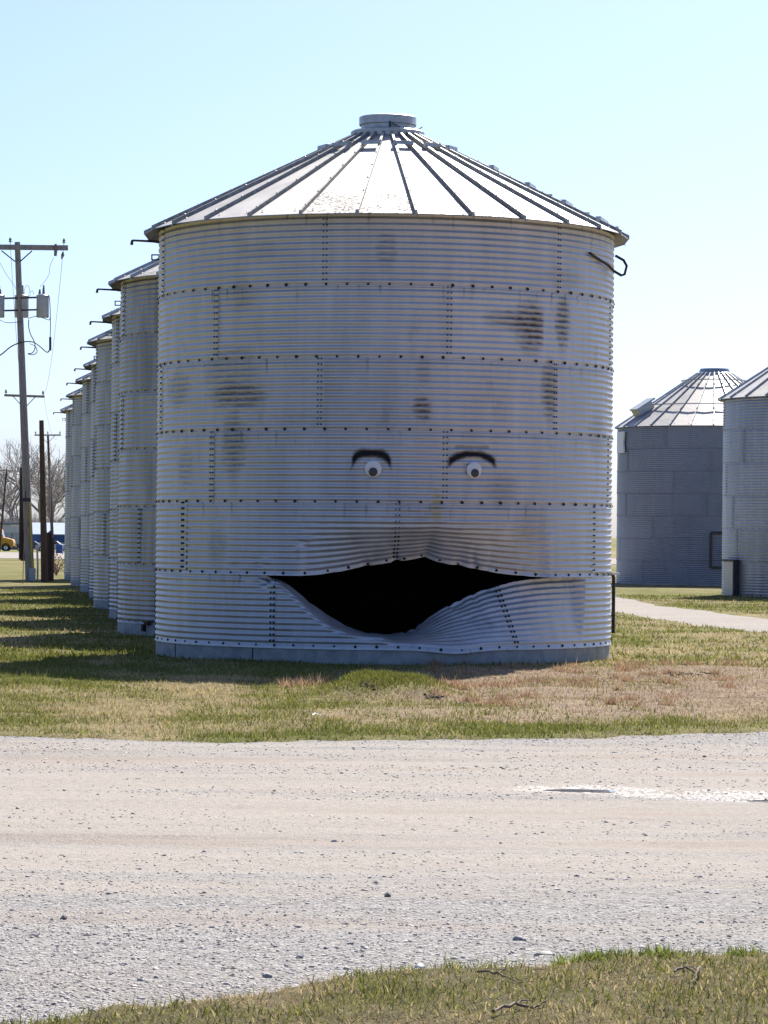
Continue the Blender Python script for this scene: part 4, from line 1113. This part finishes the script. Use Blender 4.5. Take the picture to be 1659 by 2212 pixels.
# bare trees
def bare_tree(x, d, H, seed, label, spread=1.0):
    r = random.Random(seed); root = empty('bare_tree', (x, d, gz(x, d))); tag(root, label, 'tree', 'leafless trees behind the yard')
    tr = MB(); cr = MB()
    def grow(p, dr, L, rad, lvl):
        n = 3; pts = [p]; q = p; dd = dr
        for k in range(n):
            dd = (dd+Vector((r.gauss(0, .12), r.gauss(0, .12), .06 if lvl > 1 else .02))).normalized(); q = q+dd*(L/n); pts.append(q)
        (tr if lvl == 0 else cr).tube(pts, [rad*(1-.14*k) for k in range(n+1)], 6 if lvl < 2 else 3, False)
        if lvl >= 5: return
        kids = 3 if lvl < 2 else r.choice((2, 3))
        for j in range(kids+ (1 if lvl in (1, 2, 3) else 0)):
            a = r.uniform(0, 2*PI); sp_ = r.uniform(.3, .75)*spread; o = dd.orthogonal().normalized(); o.rotate(Matrix.Rotation(a, 3, dd))
            nd = (dd*math.cos(sp_)+o*math.sin(sp_)).normalized()
            f = 1.0 if j < 2 else r.uniform(.45, .95); idx = f*n; i0 = min(int(idx), n-1); bp = pts[i0].lerp(pts[i0+1], idx-i0)
            grow(bp, nd, L*r.uniform(.62, .85), max(rad*.58, .014), lvl+1)
    grow(Vector((0, 0, -.2)), Vector((r.gauss(0, .05), 0, 1)).normalized(), H*.30, H*.02, 0)
    tr.build('trunk', MAT['tree'], root, R_(60)); c = cr.build('crown', MAT['tree'], root); return root
TREES = [(8, 640, 13, 'bare tree rising at the left picture edge above the warehouse'), (31, 560, 16, 'bare tree just left of the transformer pole'), (72, 600, 14, 'bare tree seen between the transformer pole and the bare pole'), (92, 520, 15, 'bare tree right behind the bare brown pole'), (112, 540, 16, 'tall bare tree between the bare pole and the farthest bin'), (124, 500, 11, 'bare tree touching the left edge of the farthest bin'), (50, 650, 13, 'bare tree directly behind the transformer pole'), (-22, 600, 15, 'bare tree beyond the left picture edge'), (101, 620, 13, 'bare tree farthest back behind the thin pole with crossarm')]
for i, (u, d, H, lab) in enumerate(TREES):
    x = P(u, 1150, d).x; bare_tree(x, d, H*1.45, 100+i, lab, 1.0)
# low brush in front of the trees, one mass
mb = MB(); r = random.Random(5)
for k in range(900):
    d = r.uniform(505, 640); u = r.uniform(-60, 150); p = P(u, 1150, d); q = Vector((p.x, d, gz(0, d))); h = r.uniform(2.0, 6.5)
    for j in range(4):
        a = r.uniform(0, 2*PI); e = q+Vector((math.cos(a)*h*.3, math.sin(a)*h*.3, h*r.uniform(.6, 1))); m_ = q.lerp(e, .5)+Vector((r.gauss(0, .2), 0, .2))
        mb.tube([q, m_, e], [.05, .035, .012], 3, False)
        for t in range(4):
            s_ = m_.lerp(e, r.random()); mb.tube([s_, s_+Vector((r.gauss(0, .6), r.gauss(0, .6), r.uniform(.2, 1.0)))], [.022, .01], 3, False)
o = mb.build('brush_thicket', MAT['tree']); tag(o, 'low grey leafless brush under the distant bare trees', 'brush', kind='stuff')
# dry bush by the farthest bin
def dry_bush():
    b = G(122, 1243); root = empty('dry_bush', b); tag(root, 'small dry bush with pale brown leaves left of the farthest bin', 'bush')
    mb = MB(); r = random.Random(3); lv = MB()
    for k in range(26):
        a = r.uniform(0, 2*PI); e = Vector((math.cos(a)*r.uniform(.1, .42), math.sin(a)*.35, r.uniform(.12, .78))); m_ = e*.5+Vector((0, 0, .08)); mb.tube([(0, 0, 0), m_, e], [.012, .008, .004], 4, False)
        for j in range(16):
            c = m_.lerp(e, r.uniform(0, 1.05))+Vector((r.gauss(0, .05), r.gauss(0, .05), r.gauss(0, .05))); s_ = r.uniform(.02, .045); n = Vector((r.gauss(0, 1), r.gauss(0, 1), r.gauss(0, 1))).normalized(); u_ = n.orthogonal().normalized()*s_; w_ = n.cross(u_)*.6
            lv.add([c-u_, c-w_, c+u_, c+w_+n*s_*.3], [(0, 1, 2), (0, 2, 3)])
    mb.build('stem', MAT['stick'], root); o = lv.build('foliage', MAT['leaf'], root); o['kind'] = 'stuff'
dry_bush()
# ------------------------------------------------------------------ grass, stones, litter
gm, nt, b = newmat('grass_blade', (.2, .2, .06), .6, 0, .25)
a = nt.nodes.new('ShaderNodeVertexColor'); a.layer_name = 'tint'; nt.links.new(a.outputs[0], b.inputs['Base Color'])
tl = nt.nodes.new('ShaderNodeBsdfTranslucent'); nt.links.new(a.outputs[0], tl.inputs[0]); mx = nt.nodes.new('ShaderNodeMixShader'); mx.inputs[0].default_value = .45
nt.links.new(b.outputs[0], mx.inputs[1]); nt.links.new(tl.outputs[0], mx.inputs[2]); nt.links.new(mx.outputs[0], nt.nodes['Material Output'].inputs[0])
def blades(name, x, y, h0, h1, w0, w1, label, bent=True, flat=.35):
    n = len(x); z = rel(x, y); g, t = zone(x, y); u = rng.random(n)
    isg = u < np.clip(g*1.05, 0, .95); isp = (~isg) & (rng.random(n) < t)
    c = np.where(isg[:, None], GREEN*np.array((1.0, 1.05, 1.0)), np.where(isp[:, None], PINK, STRAW*1.08))
    c = c*(.55+.9*rng.random(n))[:, None]*(.8+.4*rng.random((n, 3)))**.35
    h = (h0+(h1-h0)*rng.random(n)**1.6)*np.where(isg, 1.0, .8)*np.where(isp, .75, 1.0)*(.6+.8*fbm(x*3, y*3, 81))
    w = w0+(w1-w0)*rng.random(n)
    yaw = rng.random(n)*2*PI; lean = np.where(isg, .25+.6*rng.random(n), flat+1.05*rng.random(n)); ld_ = rng.random(n)*2*PI
    dx, dy = np.cos(yaw)*w*.5, np.sin(yaw)*w*.5
    ox, oy = np.cos(ld_)*np.sin(lean)*h, np.sin(ld_)*np.sin(lean)*h; oz = np.cos(lean)*h
    B = np.stack([x, y, z-.006], -1); D = np.stack([dx, dy, 0*dx], -1); O = np.stack([ox, oy, oz], -1)
    if bent:
        M_ = np.stack([ox*.38, oy*.38, oz*.62], -1)
        V = np.stack([B-D, B+D, B+M_-D*.75, B+M_+D*.75, B+O], 1).reshape(-1, 3); i = np.arange(n)[:, None]*5
        T = np.concatenate([i+np.array([[0, 1, 3]]), i+np.array([[0, 3, 2]]), i+np.array([[2, 3, 4]])]); C = np.repeat(c, 5, 0)
    else:
        V = np.stack([B-D, B+D, B+O], 1).reshape(-1, 3); T = np.arange(n*3).reshape(-1, 3); C = np.repeat(c, 3, 0)
    o = link(name, np_mesh(name, V, T, C), gm); tag(o, label, 'grass', kind='stuff'); return o
def scatter(n, x0, x1, y0, y1, cond, clump=0, fall=0.0):
    x = x0+(x1-x0)*rng.random(n); y = y0+(y1-y0)*rng.random(n)**(1+fall)
    k = cond(x, y); return x[k], y[k]
def offroad(x, y, jit=.0):
    e = (fbm(x*4, y*4, 91)-.5)*.5+np.clip(rng.normal(0, .13, len(x)), -.5, .5)
    cx, cw = lane_c(y)
    ok = ((y < road_near(x)+e-.02) | (y > road_far(x)-e+.02)) & ((np.abs(x-cx) > cw*.5+.12+e*.8) | (y < 24))
    for (bx, by) in ROW: ok &= np.hypot(x-bx, y-by) > R0+.02
    return ok
dens = lambda x, y, s: rng.random(len(x)) < (.25+1.3*fbm(x*2.2, y*2.2, s))
x, y = scatter(150000, -2.4, 2.6, 7.4, 10.9, lambda x, y: offroad(x, y) & (rng.random(len(x)) < -.1+1.75*fbm(x*3.2, y*2.6, 95))); blades('grass', x, y, .015, .055, .0025, .006, 'mixed green and straw grass in front of the gravel road')
x, y = scatter(330000, -5.6, 6.2, 20.4, 33.5, lambda x, y: offroad(x, y) & dens(x, y, 96)); blades('grass', x, y, .02, .065, .006, .014, 'short straw and green grass between road and bins', bent=False)
x, y = scatter(200000, -9.5, 11.5, 33, 72, lambda x, y: offroad(x, y) & dens(x, y, 97), fall=.5); blades('grass', x, y, .03, .08, .012, .03, 'short grass around the rows of bins', bent=False)
x = MOUND.x+rng.normal(0, .24, 9000); y = MOUND.y+rng.normal(0, .34, 9000); gg = GREEN, STRAW; blades('grass', x, y, .03, .075, .006, .012, 'bright green grass on the small torn mound before the bin', bent=False)
# taller dry tufts
def tufts(spots, n, hh, label, colr):
    X = []; Y = []; 
    for (u, v, su, k) in spots:
        c = G(u, v); s = su*c.y/F_U; m_ = int(n*k); X.append(c.x+rng.normal(0, s, m_)); Y.append(c.y+rng.normal(0, s*2.2, m_))
    x = np.concatenate(X); y = np.concatenate(Y)
    global STRAW, PINK, GREEN
    sv = (STRAW, PINK, GREEN); STRAW = PINK = GREEN = np.array(colr); blades('grass', x, y, hh*.4, hh, .006, .013, label, bent=False, flat=.2); STRAW, PINK, GREEN = sv
rt = random.Random(9)
tufts([(rt.uniform(930, 1659), rt.uniform(1430, 1530), rt.uniform(4, 16), rt.uniform(.1, .5)) for _ in range(46)]+[(650, 1478, 14, .8), (690, 1477, 10, .6), (620, 1482, 8, .4), (980, 1480, 16, .6), (1020, 1485, 22, .8), (1080, 1480, 25, 1), (1150, 1475, 20, .8), (930, 1480, 10, .3), (1400, 1455, 9, .5), (1445, 1455, 8, .4), (1015, 1518, 9, .5), (1085, 1516, 7, .3), (1250, 1480, 25, .7), (1340, 1462, 12, .4), (1560, 1470, 20, .5)], 420, .15, 'tan dead grass tufts at the edge of the bin shadow', (.36, .235, .145))
tufts([(u, 1590-8*math.sin(u*.01), 12, .5) for u in range(20, 1660, 38)], 80, .065, 'greener grass fringe along the far road edge', (.17, .19, .05))
tufts([(u, 2100-.03*u-(0 if u > 900 else 0), 14, .3) for u in range(980, 1660, 50)]+[(1430, 2062, 16, 1.0), (1270, 2068, 12, .8), (1600, 2060, 14, .6), (1210, 2076, 8, .4)], 200, .07, 'bright green tufts on the near road edge', (.19, .22, .05))
# stones
ico = []
ph = (1+5**.5)/2
for a_ in (-1, 1):
    for b_ in (-ph, ph): ico += [(0, a_, b_), (a_, b_, 0), (b_, 0, a_)]
ico = np.array(ico)/math.hypot(1, ph)
import itertools
ed = 4/math.sqrt(10+2*math.sqrt(5))
icf = [f for f in itertools.combinations(range(12), 3) if all(abs(np.linalg.norm(ico[f[i]]-ico[f[j]])-1.0515) < .02 for i, j in ((0, 1), (1, 2), (0, 2)))]
icf = np.array([f if np.dot(np.cross(ico[f[1]]-ico[f[0]], ico[f[2]]-ico[f[0]]), ico[f[0]]) > 0 else f[::-1] for f in icf])
sm_, nt, b = newmat('loose_stone', (.35, .35, .35), .85, 0, .3)
a = nt.nodes.new('ShaderNodeVertexColor'); a.layer_name = 'tint'; tc = nt.nodes.new('ShaderNodeTexCoord'); nn = noise(nt, tc.outputs['Object'], 60, 3, .6)
nt.links.new(mixc(nt, 1.0, a.outputs[0], grey(nt, mth(nt, 'MULTIPLY_ADD', nn, .8, .6)), 'MULTIPLY'), b.inputs['Base Color'])
def stones(name, x, y, s, label, z=None, pal=((.28, .262, .245), (.50, .465, .43)), lift=-.08):
    n = len(x); z = roadz(x, y) if z is None else z; var = np.array([ico*(1+.28*rng.standard_normal((12, 1))) for _ in range(12)])
    V = var[rng.integers(0, 12, n)]; sc = np.stack([s*(.8+.6*rng.random(n)), s*(.7+.5*rng.random(n)), s*(.45+.4*rng.random(n))], -1)[:, None]
    V = V*sc; yaw = rng.random(n)*2*PI; c, s_ = np.cos(yaw)[:, None], np.sin(yaw)[:, None]
    V = np.stack([V[..., 0]*c-V[..., 1]*s_+x[:, None], V[..., 0]*s_+V[..., 1]*c+y[:, None], V[..., 2]+z[:, None]+(s*lift)[:, None]], -1)
    T = (icf[None]+(np.arange(n)*12)[:, None, None]).reshape(-1, 3); k = rng.random(n)[:, None]; C = np.array(pal[0])*(1-k)+np.array(pal[1])*k
    o = link(name, np_mesh(name, V.reshape(-1, 3), T, np.repeat(C, 12, 0)), sm_); tag(o, label, 'gravel', kind='stuff'); return o
inroad = lambda x, y: (y > road_near(x)-.06) & (y < road_far(x)+.05)
def gdens(x, y):
    k = .16+.85*sst(13.2, 10.0, y)+.35*sst(19.4, 21.2, y)+1.1*(fbm(x*.4, y*2.4, 22)-.5); return rng.random(len(x)) < k
x, y = scatter(120000, -2.7, 2.9, 8.6, 23.5, lambda x, y: inroad(x, y) & gdens(x, y), fall=.7); s = .0024+.0036*rng.random(len(x))**2+.007*rng.random(len(x))**16
s = s*(1+.03*(y-9)); stones('gravel', x, y, s, 'loose grey gravel lying over the road surface')
x, y = scatter(170, -2.6, 2.6, 8.8, 20, lambda x, y: inroad(x, y) & gdens(x, y), fall=.8); stones('gravel', x, y, .009+.010*rng.random(len(x))**3, 'scattered larger dark stones on the road', pal=((.17, .17, .185), (.36, .35, .35)))
# dark soil clods at the torn turf edge
def clods(u, v, su, n, label):
    c = G(u, v); s = su*c.y/F_U; x = c.x+rng.normal(0, s, n); y = c.y+rng.normal(0, s*1.4, n)
    o = stones('soil_clods', x, y, .008+.018*rng.random(n)**2, label, z=rel(x, y)+.0, lift=.2, pal=((.05, .033, .022), (.13, .09, .06))); o['category'] = 'soil'
clods(793, 1503, 9, 60, 'dark soil clods on the left torn edge of the grassy mound'); clods(938, 1510, 11, 70, 'dark soil clods on the right torn edge of the grassy mound'); clods(748, 1488, 8, 30, 'small dark clods left of the grassy mound'); clods(1475, 1457, 30, 60, 'dark muddy strip in the tan litter on the right')
# sticks and litter
def stick(uvs, r, label, mat, name='stick', cat='stick', lift=.02):
    pts = [G(u, v) for u, v in uvs]; c = sum(pts, Vector())/len(pts); base = Vector((c.x, c.y, 0)); mb = MB()
    q = [Vector((p.x-base.x, p.y-base.y, float(rel(p.x, p.y))+lift+.01*math.sin(i*2.1))) for i, p in enumerate(pts)]
    q2 = []
    for i in range(len(q)-1):
        for k in range(4): q2.append(q[i].lerp(q[i+1], k/4)+Vector((rnd.gauss(0, .003), rnd.gauss(0, .004), rnd.gauss(0, .002))))
    q2.append(q[-1]); m_ = len(q2)-1
    mb.tube(q2, [r*(.72-.5*i/m_)*rnd.uniform(.85, 1.15) for i in range(len(q2))], 6)
    for k in (len(q2)//3, 2*len(q2)//3): mb.tube([q2[k], q2[k]+Vector((rnd.uniform(-.03, .03), rnd.uniform(.01, .04), .006)), q2[k]+Vector((rnd.uniform(-.06, .06), rnd.uniform(.03, .07), .004))], [r*.4, r*.3, r*.12], 5); o = mb.build(name, mat, None, R_(50)); o.location = base; tag(o, label, cat); return o
stick([(1670+0, 2500)] if False else [(1065, 2214), (1110, 2201), (1150, 2196), (1175, 2191), (1186, 2187)], .008, 'thick broken brown stick at the bottom picture edge', MAT['stick'], lift=.016)
stick([(1035, 2110), (1075, 2117), (1120, 2127), (1150, 2133)], .006, 'thin straight twig lying in the near grass', MAT['stick'], lift=.016)
stick([(1455, 2118), (1480, 2114), (1500, 2116), (1512, 2113)], .007, 'pale forked stick lying on the right of the near grass', MAT['stick'], lift=.018)
stick([(1512, 2114), (1505, 2130), (1498, 2140), (1490, 2150)], .007, 'curled bark strip under the pale forked stick', MAT['stick'], lift=.03)
stick([(672, 1567), (680, 1561), (692, 1558), (706, 1557)], .012, 'pale bent stick in the grass beside the road', MAT['pale_stick'], lift=.05)
def leaf(u, v, L, w, label, mat):
    c = G(u, v); mb = MB(); z = float(rel(c.x, c.y))+.04; n = 6; vs = []
    for k in range(n+1):
        t = k/n; ww = w*math.sin(PI*min(.98, max(.04, t)))*.5; x = (t-.5)*L; h = .012*math.sin(PI*t); vs += [(x, -ww, h), (x, 0, h+.006), (x, ww, h)]
    vs += [(a_, b_, c_-.003) for a_, b_, c_ in vs]; m3 = 3*(n+1); fs = []
    for k in range(n):
        for j in range(2): fs.append((3*k+j, 3*k+3+j, 3*k+4+j, 3*k+1+j)); fs.append((m3+3*k+j, m3+3*k+1+j, m3+3*k+4+j, m3+3*k+3+j))
    mb.add(vs, fs); o = mb.build('dead_leaf', mat, None, R_(60)); o.location = (c.x, c.y, z); o.rotation_euler = (R_(12), 0, rnd.uniform(-.3, .3)); tag(o, label, 'leaf')
leaf(1176, 2090, .07, .03, 'bright dry leaf lying in the near grass edge', MAT['pale_stick'])
leaf(907, 2123, .035, .03, 'small white leaf in the near grass left of centre', MAT['white'])
# a few individual stones that stand out
for (u, v, s, pal, lab) in [(137, 1985, .0145, (.16, .16, .17), 'dark angular stone on the near gravel at left'), (189, 2024, .013, (.55, .47, .38), 'cream stone lying on the near gravel at left'), (838, 1941, .014, (.17, .165, .16), 'dark stone on the gravel at the middle of the road')]:
    c = G(u, v); mb = MB(); vv = ico*(1+.22*np.random.default_rng(int(u)).standard_normal((12, 1)))*s*np.array((1.3, 1, .8)); mb.add([tuple(q) for q in vv], [tuple(f) for f in icf]); o = mb.build('stone', simple('stone_'+str(u), pal, .85, 0, .2, 30)); o.location = (c.x, c.y, float(roadz(c.x, c.y))+s*.35); tag(o, lab, 'stone')
